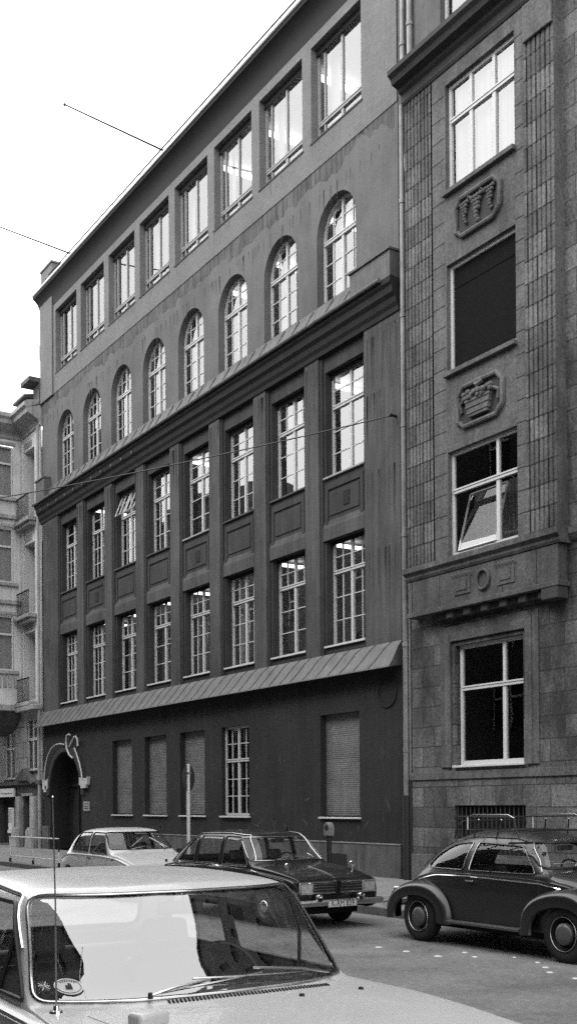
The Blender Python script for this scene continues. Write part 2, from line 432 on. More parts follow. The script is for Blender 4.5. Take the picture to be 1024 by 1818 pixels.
    for a, b, c, d in sh:
        m = LB(); z = c + .02; y = F + .17
        n = 46; h = (d - c - .22) / n; rows = []
        for i in range(n):
            dz = .018 * mnoise.noise(Vector((i * 1.7, a, 0)))
            rows += [(z, y + .003), (z + h * .35, y - .003 + dz * .3), (z + h * .85, y - .003 + dz * .3), (z + h * .97, y + .003)]
            z += h
        m.grid([[(a, yy, zz), (b, yy, zz)] for zz, yy in rows])
        m.box(a, b, y - .0, y + .03, z, d)
        s = m.build('roller_shutter', 'shutter', B)
        LB().box(a - .02, b + .06, F - .07, F + .15, c - .045, c - .002).build('sill', 'wsill', s, bevel=.006)
    # round-headed doorway
    m = LB(); m.box(-41.2, -38.05, F + .75, F + .85, .12, 3.8)
    for x in (-40.9, -40.1, -39.3, -38.5): m.box(x, x + .06, F + .68, F + .751, .2, 2.5)
    m.box(-41.2, -38.05, F + .66, F + .752, 2.5, 2.62); m.build('door', 'door', B)
    m = LB(); cx, r, sp = -39.625, 1.575, 3.75 - 1.575
    m.grid([[(cx - r, F + .2, .12), (cx - r, F + .8, .12)]] + [[(cx - r * math.cos(PI * k / 20), F + .2, sp + r * math.sin(PI * k / 20)), (cx - r * math.cos(PI * k / 20), F + .8, sp + r * math.sin(PI * k / 20))] for k in range(21)] + [[(cx + r, F + .2, .12), (cx + r, F + .8, .12)]])
    m.build('door_reveal', 'ground', B)
    m = LB(); rr = [(r + .02, -.0), (r + .02, -.07), (r + .12, -.09), (r + .25, -.06), (r + .27, 0)]
    m.grid([[(cx - q * math.cos(PI * k / 24), F + o, sp + q * math.sin(PI * k / 24)) for k in range(25)] for q, o in rr]); m.build('door_arch', 'bay', B, smooth=True)
    # lit-tube arch over the door: two tubes, a curl, two end boxes
    def pxl(pts, y): return [(a, y, b) for a, b in pts]
    y = F - .14
    arc = [(-41.5, 2.72), (-41.44, 3.1), (-41.3, 3.42), (-41.08, 3.7), (-40.75, 3.93), (-40.3, 4.06), (-39.85, 4.08), (-39.38, 4.03)]
    LB().tube(pxl(arc, y), .028, 8).build('tube_light', 'neon', B, smooth=True)
    arc = [(-38.42, 3.86), (-38.2, 3.62), (-37.95, 3.3), (-37.78, 2.98), (-37.72, 2.74)]
    LB().tube(pxl(arc, y), .028, 8).build('tube_light', 'neon', B, smooth=True)
    curl = [(-38.55, 3.50), (-38.85, 3.62), (-39.1, 3.86), (-39.17, 4.12), (-39.1, 4.33), (-38.88, 4.38), (-38.75, 4.34)]
    LB().tube(pxl(curl, y - .02), .035, 8).build('tube_curl', 'neon', B, smooth=True)
    curl = [(-38.78, 3.93), (-38.55, 4.1), (-38.36, 4.24), (-38.16, 4.26), (-38.02, 4.12), (-38.0, 3.9)]
    LB().tube(pxl(curl, y - .04), .035, 8).build('tube_curl', 'neon', B, smooth=True)
    for x0, x1, z0, z1 in ((-41.75, -41.2, 2.3, 2.78), (-38.05, -37.28, 2.4, 2.78)):
        o = LB().prism([(x0, z1), (x0, z0 + .12), (x0 + .12, z0 + .1), (x0 + .14, z0), (x1 - .2, z0), (x1 - .18, z0 + .09), (x1 - .05, z0 + .12), (x1, z1 + .03), (x1 - .12, z1 - .04), (x0 + .3, z1 - .02)], F - .12, F - .001, 'y').build('lamp_box', 'neon', B)
    LB().box(-41.5, -41.35, F - .125, F - .118, 2.4, 2.55).build('lamp_box_mark', 'ink', B)
    o = LB().box(-37.88, -37.32, F - .03, F - .001, 1.58, 1.92).build('name_plate', 'palet', B)
    m = LB()
    for z in (1.66, 1.74, 1.83): m.box(-37.8, -37.42, F - .034, F - .029, z, z + .025)
    m.build('lettering', 'ink', o)
    # oval vent
    LB().lathe([(0, -.004), (.30, -.004), (.30, -.03), (.36, -.03), (.37, 0)], (-20.15, F, 4.3), 'y').build('round_vent', 'dark', B)
    # rain streaks of soot below the sills and on the pilasters, each a ragged tongue
    rs = random.Random(11)
    def tongues(name, mtl, spans, y, n, wmax, lmax):
        m = LB()
        for x0, x1, z in spans:
            for _ in range(n):
                x = rs.uniform(x0, x1); w = rs.uniform(.012, wmax); l = rs.uniform(.12, lmax); z0 = z - rs.uniform(0, .04); k = rs.uniform(-.01, .01)
                m.poly([(x - w / 2, y, z0), (x + w / 2, y, z0), (x + w * .35 + k, y, z0 - l * .5), (x + k * 2, y, z0 - l), (x - w * .4 + k, y, z0 - l * .45)])
        m.build(name, mtl, B)
    tongues('rain_streaks', 'streakt', [(a - .05, b + .05, c - .05) for a, b, c, d in r5], F - .0235, 4, .04, .4)
    tongues('rain_streaks', 'streakm', [(XL + .3, XR - .3, 16.75)], F - .0065, 80, .05, .6)
    tongues('rain_streaks', 'streakl', [(edges[i + 1] + .04, edges[i] - .04, 12.6) for i in range(0, len(edges), 2)], F - .003, 12, .05, 1.6)
    tongues('rain_streaks', 'streakl', [(XR - 1.25, XR - .05, z) for z in (12.5, 11.2, 9.4, 7.6)], F - .0045, 14, .05, 1.5)
    tongues('rain_streaks', 'streakl', [(XL + .1, XL + 1.4, z) for z in (12.5, 10.4, 8.2)], F - .0045, 10, .05, 1.5)
    m = LB()      # chalk scuffs and flaked spots low on the ground storey
    for _ in range(46):
        x = rs.uniform(-37, -20); z = rs.uniform(.95, 1.9) if rs.random() < .8 else rs.uniform(2, 4.2); a = rs.uniform(0, PI); l = rs.uniform(.04, .22); w = rs.uniform(.004, .012)
        c_, s_ = math.cos(a), math.sin(a)
        m.poly([(x + c_ * l, F - .004, z + s_ * l), (x - s_ * w, F - .004, z + c_ * w), (x - c_ * l * .7, F - .004, z - s_ * l), (x + s_ * w, F - .004, z - c_ * w)])
    m.build('wall_scuffs', 'scuff', B)
    m = LB()      # flaked plaster patches
    for _ in range(60):
        x = rs.uniform(-37, -20); z = rs.uniform(1.0, 1.0 + 3.2 * rs.random() ** 1.5); r_ = rs.uniform(.03, .2); n = 9
        if any(a - .3 < x < b + .3 and c - .25 < z for a, b, c, d in sh + gw): continue
        m.poly([(x + r_ * rs.uniform(.5, 1) * math.cos(2 * PI * k / n), F - .003, z + r_ * rs.uniform(.6, 1.3) * math.sin(2 * PI * k / n)) for k in range(n)])
    m.build('flaked_patches', 'flake', B)
    # curtains, blinds and plants that differ from window to window
    def curtain(x0, x1, z0, z1, mtl='curtain'):
        m = LB(); n = max(6, int((x1 - x0) * 40)); y = F + .52
        m.grid([[(x0 + (x1 - x0) * i / n, y + .02 * math.sin(i * 1.3), z) for z in (z0, z1)] for i in range(n + 1)]); m.build('curtain', mtl, B, smooth=True)
    for k, (a, b, c, d) in enumerate(r5):
        if rs.random() < .5: curtain(a + .1, a + rs.uniform(.3, .7), c, d)
        if rs.random() < .35: curtain(b - rs.uniform(.3, .6), b - .05, c, d)
    for k, (a, b, c, d, _) in enumerate(r4):
        if rs.random() < .55: curtain(a + .05, a + rs.uniform(.2, .5), c, d)
        if rs.random() < .4: curtain(b - .4, b - .05, c, d)
    for k, (a, b, c, d) in enumerate(r3):
        if k in (2, 3, 5, 7): curtain(b - rs.uniform(.3, .8), b, c, d)
        if k in (1, 4): curtain(a, b, d - rs.uniform(.5, .9), d, 'palet')
    for k, (a, b, c, d) in enumerate(r2):
        if k in (2, 5, 7): curtain(a, a + rs.uniform(.2, .5), c, d, 'palet')
        if k in (0, 1, 4):
            m = LB()
            for _ in range(150 if k == 1 else 45):
                x = rs.uniform(a + .1, b - .1) - .3; z = c + rs.uniform(.05, 1.7 if k == 1 else .75); y = F + .5 + rs.uniform(0, .1); q = rs.uniform(.03, .07); t = rs.uniform(0, PI)
                m.poly([(x - q * math.cos(t), y, z - q * math.sin(t)), (x + .3 * q * math.sin(t), y + .02, z - .3 * q * math.cos(t)), (x + q * math.cos(t), y, z + q * math.sin(t)), (x - .3 * q * math.sin(t), y - .02, z + .3 * q * math.cos(t))])
            m.box((a + b) / 2 - .42, (a + b) / 2 - .2, F + .45, F + .6, c + .02, c + .22); m.build('window_plants', 'leaf', B)
    # ---- windows
    for a, b, c, d in r5:
        window(B, a - bx, b - bx, c, d, F + .22 - by, tr=.19, cols=2, rows=(1, 1), fm='frameg', thin=.02, ft=.06, sill='low', sp=.09, head=.17, side=.30)
    for a, b, c, d, _ in r4:
        window(B, a - bx, b - bx, c, d, F + .24 - by, tr=.64, cols=4, rows=(2, 3), arch=True, sill='low', sp=.1)
    for k, (a, b, c, d) in enumerate(r3):
        window(B, a - bx, b - bx, c, d, F + .33 - by, sp=.12, head=.12, tr=.67, cols=(2, 4, 2, 2, 2, 2, 2, 2)[k], low_cols=(2, 2, 4, 2, 4, 4, 4, 4)[k], rows=(2, 3), sill='sill' if k in (3, 0) else 'low', open_top=(k == 5))
    for k, (a, b, c, d) in enumerate(r2):
        window(B, a - bx, b - bx, c, d, F + .33 - by, sp=.12, head=.1, tr=.70, cols=4, low_cols=(2, 2, 4, 4, 2, 2, 4, 4)[k] + (2 if k == 0 else 0), rows=(2, 3), sill='wsill', gm='glass')
    for a, b, c, d in gw:
        window(B, a - bx, b - bx, c, d, F + .15 - by, tr=.62, cols=4, rows=(2, 3), sill='wsill', gm='glassg', ft=.06)
    # ---- canopy between ground and first floor: flared sheet metal with slanting seams
    prof = [(F, 5.40), (F - .10, 5.27), (F - .19, 5.10), (F - .26, 4.97), (F - .36, 4.82), (F - .37, 4.79), (F - .33, 4.79), (F - .2, 4.83), (F, 4.84)]
    m = LB(); m.grid([[(x, p[0], p[1]) for p in prof] for x in (XL - .12, XR + .01)]); 
    m.poly([(XR + .01, p[0], p[1]) for p in prof]); m.poly([(XL - .12, p[0], p[1]) for p in prof])
    can = m.build('canopy', 'sheet', B)
    m = LB(); x = XR - .35
    while x > XL:
        pts = [(x - .42 * t, p[0] - .006, p[1] + .006) for t, p in zip((0, .3, .55, .75, 1), prof[:5])]
        m.tube(pts, .007, 5); x -= .45 + .16 * random.random()
    m.build('seams', 'sheetd', can)
    # ---- main cornice with gutter and sheet-metal skirt
    prof = [(F + .1, 12.7), (F - .03, 12.72), (F - .05, 12.82), (F - .1, 12.9), (F - .13, 13.02), (F - .2, 13.1), (F - .22, 13.24), (F - .27, 13.3), (F - .28, 13.42), (F - .24, 13.46), (F - .2, 13.44), (F + .0, 13.42), (F + .1, 13.42)]
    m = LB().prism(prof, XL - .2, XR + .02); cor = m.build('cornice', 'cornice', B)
    m = LB(); m.prism([(F - .24, 13.45), (F - .15, 13.6), (F - .07, 13.78), (F - .03, 13.93), (F + .01, 13.93), (F + .01, 13.47)], -41.1, -21.05)
    sk = m.build('cornice_roof', 'sheetd', B)
    m = LB(); x = -21.3
    while x > -41:
        w = .3 * random.random(); m.tube([(x, F - .045, 13.9), (x - .12, F - .08, 13.78), (x - .22, F - .155, 13.61), (x - .42, F - .25, 13.47)], .017, 5); x -= .55 + .35 * random.random()
    m.build('seams', 'sheet', sk)
    m = LB(); m.tube([(XL - .2, F - .32, 13.42), (XR - .3, F - .32, 13.42)], .05, 8); m.build('gutter', 'sheetd', B, smooth=True)
    x = -33.2
    while x > XL - .1:
        LB().box(x, x + .07, F - .255, F - .19, 13.1, 13.18).build('bracket', 'sheet', cor); x -= .83
    for a, b, c in ((-21.12, XR - .0, 14.02), (XL - .06, -41.02, 14.28)):
        m = LB(); m.box(a, b, F - .26, F + .0, 13.44, c); m.box(a - .04, b + .03, F - .30, F - .001, c, c + .045); m.build('parapet_block', 'sheetd', B)
    # ---- eaves, gutter, roof, snow rail, chimney-like block
    pr = [(F - .02, 20.72), (F - .035, 20.9), (F - .06, 21.08), (F - .13, 21.24), (F - .25, 21.37), (F - .31, 21.40), (F - .32, 21.46), (F - .31, 21.56), (F - .16, 21.58), (F, 21.75), (F + .1, 21.75), (F + .1, 20.72)]
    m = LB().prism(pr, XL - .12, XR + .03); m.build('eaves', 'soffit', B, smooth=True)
    m = LB().tube([(XL - .12, F - .33, 21.53), (XR, F - .33, 21.53)], .04, 8); m.build('gutter', 'dchrome', B, smooth=True)
    m = LB(); m.tube([(-40.6, F - .2, 21.86), (XR, F - .2, 21.86)], .026, 6)
    x = -40.9
    while x < XR: m.tube([(x, F - .2, 21.6), (x, F - .2, 21.86)], .012, 5); x += 2.1
    m.build('snow_rail', 'iron', B)
    m = LB(); m.poly([(XL, F - .1, 21.62), (XR, F - .1, 21.62), (XR, F + 5.5, 24.2), (XL, F + 5.5, 24.2)]); m.poly([(XL, F + 5.5, 24.2), (XR, F + 5.5, 24.2), (XR, F + 11, 21.6), (XL, F + 11, 21.6)])
    for x in (XL, XR): m.poly([(x, F, 21.6), (x, F + 11, 21.6), (x, F + 5.5, 24.2)])
    m.build('roof', 'sheetd', B)
    m = LB(); m.box(XL - .02, -40.75, F - .02, F + 1.2, 21.5, 22.45); m.box(XL - .06, -40.7, F - .06, F + 1.25, 22.45, 22.52); m.build('fire_wall_head', 'top', B)
    # small bracket on the far corner
    m = LB(); m.tube([(XL, F + .05, 19.6), (XL - .28, F + .02, 19.75), (XL - .28, F + .02, 19.2), (XL, F + .05, 18.9)], .03, 6); m.build('wall_bracket', 'iron', B)
    # shell
    m = LB(); m.box(XL, XR, F + 10.9, F + 11, 0, 21.6); m.box(XL, XL + .1, F + .2, F + 10.9, 0, 21.6); m.box(XR - .1, XR, F + .2, F + 10.9, 0, 21.6); m.build('rear_walls', 'mid', B)
    # rooms: floors, ceilings, back wall, cross walls, ceiling lamps
    m = LB()
    for z in (4.55, 8.75, 12.95, 17.3): m.box(XL + .15, XR - .15, F + .32, F + 6, z, z + .25)
    m.box(XL + .15, XR - .15, F + .32, F + 6, 21.0, 21.2); m.build('floors', 'ceil', B)
    m = LB(); m.box(XL + .15, XR - .15, F + 4.0, F + 4.1, .1, 21.2)
    m.build('room_walls', 'room', B)
    for z, ks in ((8.62, (0, 1, 3, 4, 5, 6)), (12.82, (0, 3, 6)), (17.17, (0, 1, 2)), (20.85, (0, 1, 2))):
        for k in ks:
            x = -24.25 - 2.5 * k - (.3 if k % 2 else 0)
            LB().box(x - .09, x + .09, F + .9, F + 2.3, z - .06, z + .0).build('ceiling_lamp', 'lamp', B)
    return B
OFFICE = office()

# ------------------------------------------------------------------ stone apartment house (right)
def stone_house():
    G, O = 15.36, 15.1            # ground/side wall plane, bay (oriel) plane
    X0, X1, XE = -19.1, -14.56, -5.0
    B = thing('apartment_house', 'dark stone house with fluted pilasters and carved panels behind the rounded car', 'apartment house', (X0, G, 0))
    class LB(MB):
        def build(s, *a, **k):
            s.v = [(p[0] - X0, p[1] - G, p[2]) for p in s.v]; return MB.build(s, *a, **k)
    # ground floor wall, with window and cellar grille
    gwn = (-17.70, -15.72, 2.54, 5.02)
    m = LB(); wall(m, G, X0, XE, .12, 6.3, [gwn, (-17.74, -15.69, .75, 1.74)], .2); m.build('ground_wall', 'stone', B)
    m = LB(); wall(m, G, X1 - .02, XE, 6.3, 18.2, [(-13.0, -11, 7, 9), (-13.0, -11, 10.6, 12.8), (-13.0, -11, 14.2, 16.4)], .2); m.build('side_wall', 'stone', B)
    for z in (7, 10.6, 14.2): window(B, -13.0 - X0, -11 - X0, z, z + 2.2, .18, tr=.65, cols=2, rows=(1, 1))
    m = LB()      # frame of dressed stone round the ground window, three steps
    for i, (e, d) in enumerate(((.42, .03), (.26, .055))):
        a, b, c, t = gwn[0] - e, gwn[1] + e, gwn[2], gwn[3] + e
        w = .17
        m.box(a, a + w, G - d, G - .001, c - .02, t); m.box(b - w, b, G - d, G - .001, c - .02, t); m.box(a + w, b - w, G - d, G - .001, t - w, t)
    m.build('window_surround', 'trim', B, bevel=.008)
    m = LB(); m.box(X0, XE, G - .035, G - .002, 2.28, 2.44); m.box(X0, XE, G - .05, G - .001, .1, .70); m.build('base_course', 'trim', B, bevel=.008)
    window(B, gwn[0] + .04 - X0, gwn[1] - X0, gwn[2] + .02, gwn[3], .15, tr=.64, cols=2, rows=(1, 1), sill='wsill', gm='glassg', ft=.075, mf=.67)
    m = LB(); x = -17.68
    while x < -15.7: m.tube([(x, G + .05, .76), (x, G + .05, 1.73)], .012, 6); x += .125
    m.box(-17.74, -15.69, G + .042, G + .058, 1.5, 1.53)
    gr = m.build('cellar_grille', 'bars', B)
    LB().box(-17.74, -15.69, G + .19, G + .21, .75, 1.74).build('cellar_dark', 'dark', gr)
    # bay: fluted pilasters
    def fluted(x0, x1, z0, z1, name='fluted_pilaster'):
        m = LB(); n = max(3, int((x1 - x0) / .115)); w = (x1 - x0 - .06) / n; prof = [(x0, O)]
        for i in range(n):
            a = x0 + .03 + i * w
            prof += [(a + w * .3, O), (a + w * .34, O + .02), (a + w * .40, O + .026), (a + w * .5, O + .03), (a + w * .63, O + .026), (a + w * .7, O + .02), (a + w * .74, O)]
        prof += [(x1, O)]
        m.grid([[(x, y, z) for x, y in prof] for z in (z0, z1)])
        m.build(name, 'flute', B)
    ZB, ZT = 6.78, 16.75
    fluted(-18.88, -18.02, ZB, ZT); fluted(-15.33, X1, ZB, ZT)
    for x in (X1,):      # side return of the bay
        m = LB(); m.poly([(x, O, 6.8), (x, G, 6.8), (x, G, 17.3), (x, O, 17.3)]); m.build('bay_return', 'trim', B)
    m = LB(); m.box(-18.02, -17.98, O + .03, O + .2, ZB, ZT); m.build('groove', 'dark', B)
    ops = [(-17.56, -15.57, 6.80, 8.93), (-17.56, -15.57, 10.55, 12.75), (-17.56, -15.57, 14.25, 16.45)]
    m = LB(); wall(m, O + .004, -17.98, -15.33, ZB, ZT, ops, .16); m.build('bay_wall', 'trim', B)
    m = LB()      # plain jamb blocks with joints
    for z in [6.8 + .43 * i for i in range(1, 23)]:
        m.box(-17.98, -17.6, O - .0005, O + .003, z, z + .012); m.box(-15.57, -15.34, O - .0005, O + .003, z, z + .012)
    m.build('block_joints', 'dark', B)
    for i, (a, b, c, d) in enumerate(ops):
        f = window(B, a - X0, b - X0, c, d, O + .14 - G, tr=(.62, None, .66)[i], cols=(2, 1, 3)[i], mull=(1, 0, 2)[i], rows=(1, 1), sill=None,
                   gm=('glassg', 'glassg', 'glass')[i], ft=.07, mf=(.68, None, None)[i])
        if i != 0:
            LB().box(a - .04, b + .03, O - .09, O + .1, c - .1, c - .005).build('sill', 'trim', f, bevel=.012)
    # second window: dark inner blind with box
    m = LB(); m.box(-17.5, -15.6, O + .16, O + .18, 10.6, 12.7); m.box(-17.5, -15.6, O + .145, O + .158, 12.28, 12.30); m.build('inner_blind', 'dark', B)
    # net curtains behind the panes
    for z0, z1, xa, xb in ((14.3, 16.4, -17.5, -15.6), (6.85, 8.2, -17.45, -16.2), (6.85, 8.2, -16.12, -15.6)):
        m = LB(); n = 90; rows = []
        for i in range(n + 1):
            x = xa + (xb - xa) * i / n; y = O + (.27 if z0 > 10 else .62) + .03 * math.sin(i * 1.35) + .01 * math.sin(i * .53)
            rows.append([(x, y, z0), (x, y, z1)])
        m.grid(rows); m.build('net_curtain', 'curtain', B, smooth=True)
    # tilted lower sash of the first-floor window: hinged at the foot, falling inwards and catching the sky
    m = LB()
    z0, z1 = 6.9, 8.12
    def T(x, t): return (x, O + .12 - .03 + .0 * t - (.0), z0 + (z1 - z0) * t)
    def S(x, t): return (x, O + .10 + .33 * t, z0 + (z1 - z0) * t * .97)
    for p, q in (((-17.36, 0), (-17.36, 1)), ((-16.28, 0), (-16.28, 1)), ((-17.36, 0), (-16.28, 0)), ((-17.36, 1), (-16.28, 1))):
        m.tube([S(*p), S(*q)], .028, 4)
    s = m.build('tilted_sash', 'frame', B); m = LB(); m.poly([S(-17.36, 0), S(-16.28, 0), S(-16.28, 1), S(-17.36, 1)]); m.build('pane', 'glass', s)
    # carved panels
    def panel(xa, xb, za, zb, kind):
        c = .17; y = O - .03
        out = [(xa, za + c * .7), (xa + c * .5, za + c * .55), (xa + c, za), (xb - c, za), (xb - c * .5, za + c * .55), (xb, za + c), (xb, zb - c), (xb - c * .5, zb - c * .5), (xb - c, zb), (xa + c, zb), (xa + c * .5, zb - c * .5), (xa, zb - c)]
        m = LB(); m.tube([(p[0], y, p[1]) for p in out], .055, 8, closed=True)
        f = m.build('carved_frame', 'trim', B, smooth=True)
        m = LB(); cx, cz = (xa + xb) / 2, (za + zb) / 2
        def ball(x, y, z, r):
            m.lathe([(0, -r), (r * .7, -r * .7), (r, 0), (r * .7, r * .7), (0, r)], (x, y, z), 'y', 8)
        if kind == 'grapes':
            for gx, s in ((-.36, .85), (0, 1.1), (.38, .9)):
                for rr in range(7):
                    wd = (4 - abs(rr - 1.5) * .7) * .045 * s
                    for j in range(max(1, int(4 - rr * .55))):
                        ball(cx + gx + (j - (int(4 - rr * .55) - 1) / 2) * .075 * s, O - .04 - .02 * random.random(), cz + .22 - rr * .075 * s, .05 * s)
                m.tube([(cx + gx, O - .02, cz + .2), (cx + gx + .12, O - .04, cz + .32), (cx + gx + .22, O - .02, cz + .2)], .028, 6)
        else:
            m.prism([(cx - .26, cz - .28), (cx + .26, cz - .28), (cx + .36, cz + .06), (cx - .36, cz + .06)], O - .1, O, 'y')
            for k in range(3): m.box(cx - .3 - .03 * k, cx + .3 + .03 * k, O - .115, O - .02, cz - .22 + .12 * k, cz - .17 + .12 * k)
            for k in range(26): ball(cx - .40 + .8 * random.random(), O - .08 - .04 * random.random(), cz + .08 + .14 * random.random(), .055)
            for sx in (-1, 1): m.tube([(cx + sx * .42, O - .05, cz + .12), (cx + sx * .55, O - .05, cz + .05), (cx + sx * .52, O - .03, cz - .12)], .04, 6)
            m.tube([(cx - .1, O - .05, zb - .04), (cx, O - .09, zb - .1), (cx + .1, O - .05, zb - .04)], .05, 6)
        m.build('carving', 'trim', f, smooth=True)
        LB().box(xa + .08, xb - .08, O - .008, O - .001, za + .06, zb - .06).build('panel_ground', 'trimd', f)
    panel(-17.22, -15.95, 13.14, 13.90, 'grapes'); panel(-17.2, -15.92, 9.3, 10.1, 'basket')
    # string course, frieze, brackets at the foot of the bay
    pr = [(G, 6.50), (O - .02, 6.50), (O - .05, 6.55), (O - .05, 6.6), (O - .12, 6.66), (O - .12, 6.77), (O - .02, 6.80), (G, 6.80)]
    m = LB(); m.prism(pr, -18.92, X1 + .10)
    m.prism([(G + .02, 6.50), (G - .05, 6.55), (G - .12, 6.66), (G - .12, 6.77), (G - .02, 6.80), (G + .02, 6.80)], X1 + .10, XE); m.build('string_course', 'trim', B)
    m = LB(); m.box(-18.86, X1, O + .001, G - .001, 5.82, 6.50); m.box(-18.88, X1 + .06, O - .05, G - .001, 5.72, 5.82); m.build('bay_foot', 'trim', B, bevel=.012)
    m = LB()
    for x in (-15.1, -16.0, -17.85, -18.75): m.box(x, x + .012, O - .003, O + .003, 5.83, 6.49)
    m.build('foot_joints', 'dark', B)
    m = LB()
    for cx in (-17.15, -15.9):
        m.box(cx - .24, cx + .24, O - .02, O, 5.98, 6.34); m.box(cx - .15, cx + .15, O - .035, O - .019, 6.06, 6.26)
        for k in range(6): m.lathe([(0, -.03), (.035, 0), (0, .03)], (cx - .25 + .1 * k, O - .05, 6.38), 'y', 8)
    m.tube([(-16.52 + .17 * math.cos(a * PI / 8), O - .03, 6.17 + .19 * math.sin(a * PI / 8)) for a in range(16)], .028, 8, closed=True)
    m.build('frieze_carving', 'trim', B, smooth=True)
    m = LB()
    for k in range(6):
        x = -17.7 + .52 * k; m.box(x, x + .2, O + .03, O + .22, 5.56, 5.719)
    m.box(-14.95, X1 + .03, O - .04, G - .02, 5.50, 5.719); m.box(-18.1, X1 + .01, O + .1, G - .001, 5.58, 5.715); m.build('corbels', 'trimd', B, bevel=.02)
    # main cornice above the bay
    y = O
    pr = [(G + .1, 16.75), (y - .02, 16.75), (y - .05, 16.8), (y - .05, 16.95), (y - .12, 17.0), (y - .14, 17.06), (y - .30, 17.10), (y - .34, 17.2), (y - .42, 17.26), (y - .42, 17.36), (y - .38, 17.4), (G + .1, 17.62)]
    LB().prism(pr, -18.93, X1 + .25).build('cornice', 'trimd', B)
    m = LB(); m.box(-15.30, X1, O - .06, O, 16.0, 16.7); m.build('capital', 'trim', B, bevel=.02)
    aw = (-18.15, -16.3, 17.95, 20.2)
    m = LB(); wall(m, G + .13, X0, XE, 17.4, 24, [aw], .18); m.poly([(-19.8, G + .155, 6.2), (-18.7, G + .155, 6.2), (-18.7, G + .155, 24), (-19.8, G + .155, 24)]); m.poly([(-19.8, G + .155, .1), (X0 + .02, G + .155, .1), (X0 + .02, G + .155, 6.2), (-19.8, G + .155, 6.2)]); m.build('attic_wall', 'mid', B)
    window(B, aw[0] - X0, aw[1] - X0, aw[2], aw[3], .30, tr=.65, cols=2, rows=(1, 1), sill='sill')
    # attic roof and shell
    m = LB(); m.box(X0 + .01, XE, G + 10, G + 10.1, 0, 24); m.box(X0, X0 + .02, G + .2, G + 10, 0, 24); m.box(XE - .02, XE, G + .01, G + 10, 0, 24); m.box(X0, XE, G + .13, G + 10, 24, 24.2); m.build('shell_walls', 'mid', B)
    m = LB()
    for z in (2.0, 5.55, 9.4, 13.2, 17.0): m.box(X0 + .1, XE - .1, G + .35, G + 5, z, z + .2)
    m.box(X0 + .1, XE - .1, G + 5.01, G + 5.1, .1, 23.8)
    m.build('rooms', 'roomd', B)
    # downpipes
    m = LB(); px_ = -19.30; py = 15.36
    m.tube([(px_, py, 1.95), (px_, py, 17.05)], .062, 10)
    for z in (2.9, 5.2, 7.6, 10.0, 12.4, 14.9): m.tube([(px_, py, z), (px_, py, z + .09)], .076, 10)
    m.tube([(px_ + .11, py + .03, 2.3), (px_ + .11, py + .03, 15.4), (px_ + .02, py + .03, 16.2), (px_ + .02, py + .03, 17.0)], .03, 8)
    m.tube([(-19.33, 15.42, 24), (-19.33, 15.42, 17.75), (-19.36, 15.3, 17.45)], .062, 10)
    m.tube([(-19.08, 15.42, 24), (-19.08, 15.42, 17.95), (-19.3, 15.2, 17.5)], .068, 10)
    for z in (18.4, 19.9): m.tube([(-19.33, 15.42, z), (-19.33, 15.42, z + .08)], .077, 10); m.tube([(-19.08, 15.42, z + .3), (-19.08, 15.42, z + .38)], .083, 10)
    dp = m.build('downpipe', 'pipe', B, smooth=True)
    m = LB(); m.tube([(px_, py, .1), (px_, py, 1.96)], .095, 10); m.tube([(px_ + .14, py + .02, .1), (px_ + .14, py + .02, 2.3)], .05, 8); m.build('pipe_foot', 'piped', dp, smooth=True)
    return B
stone_house()

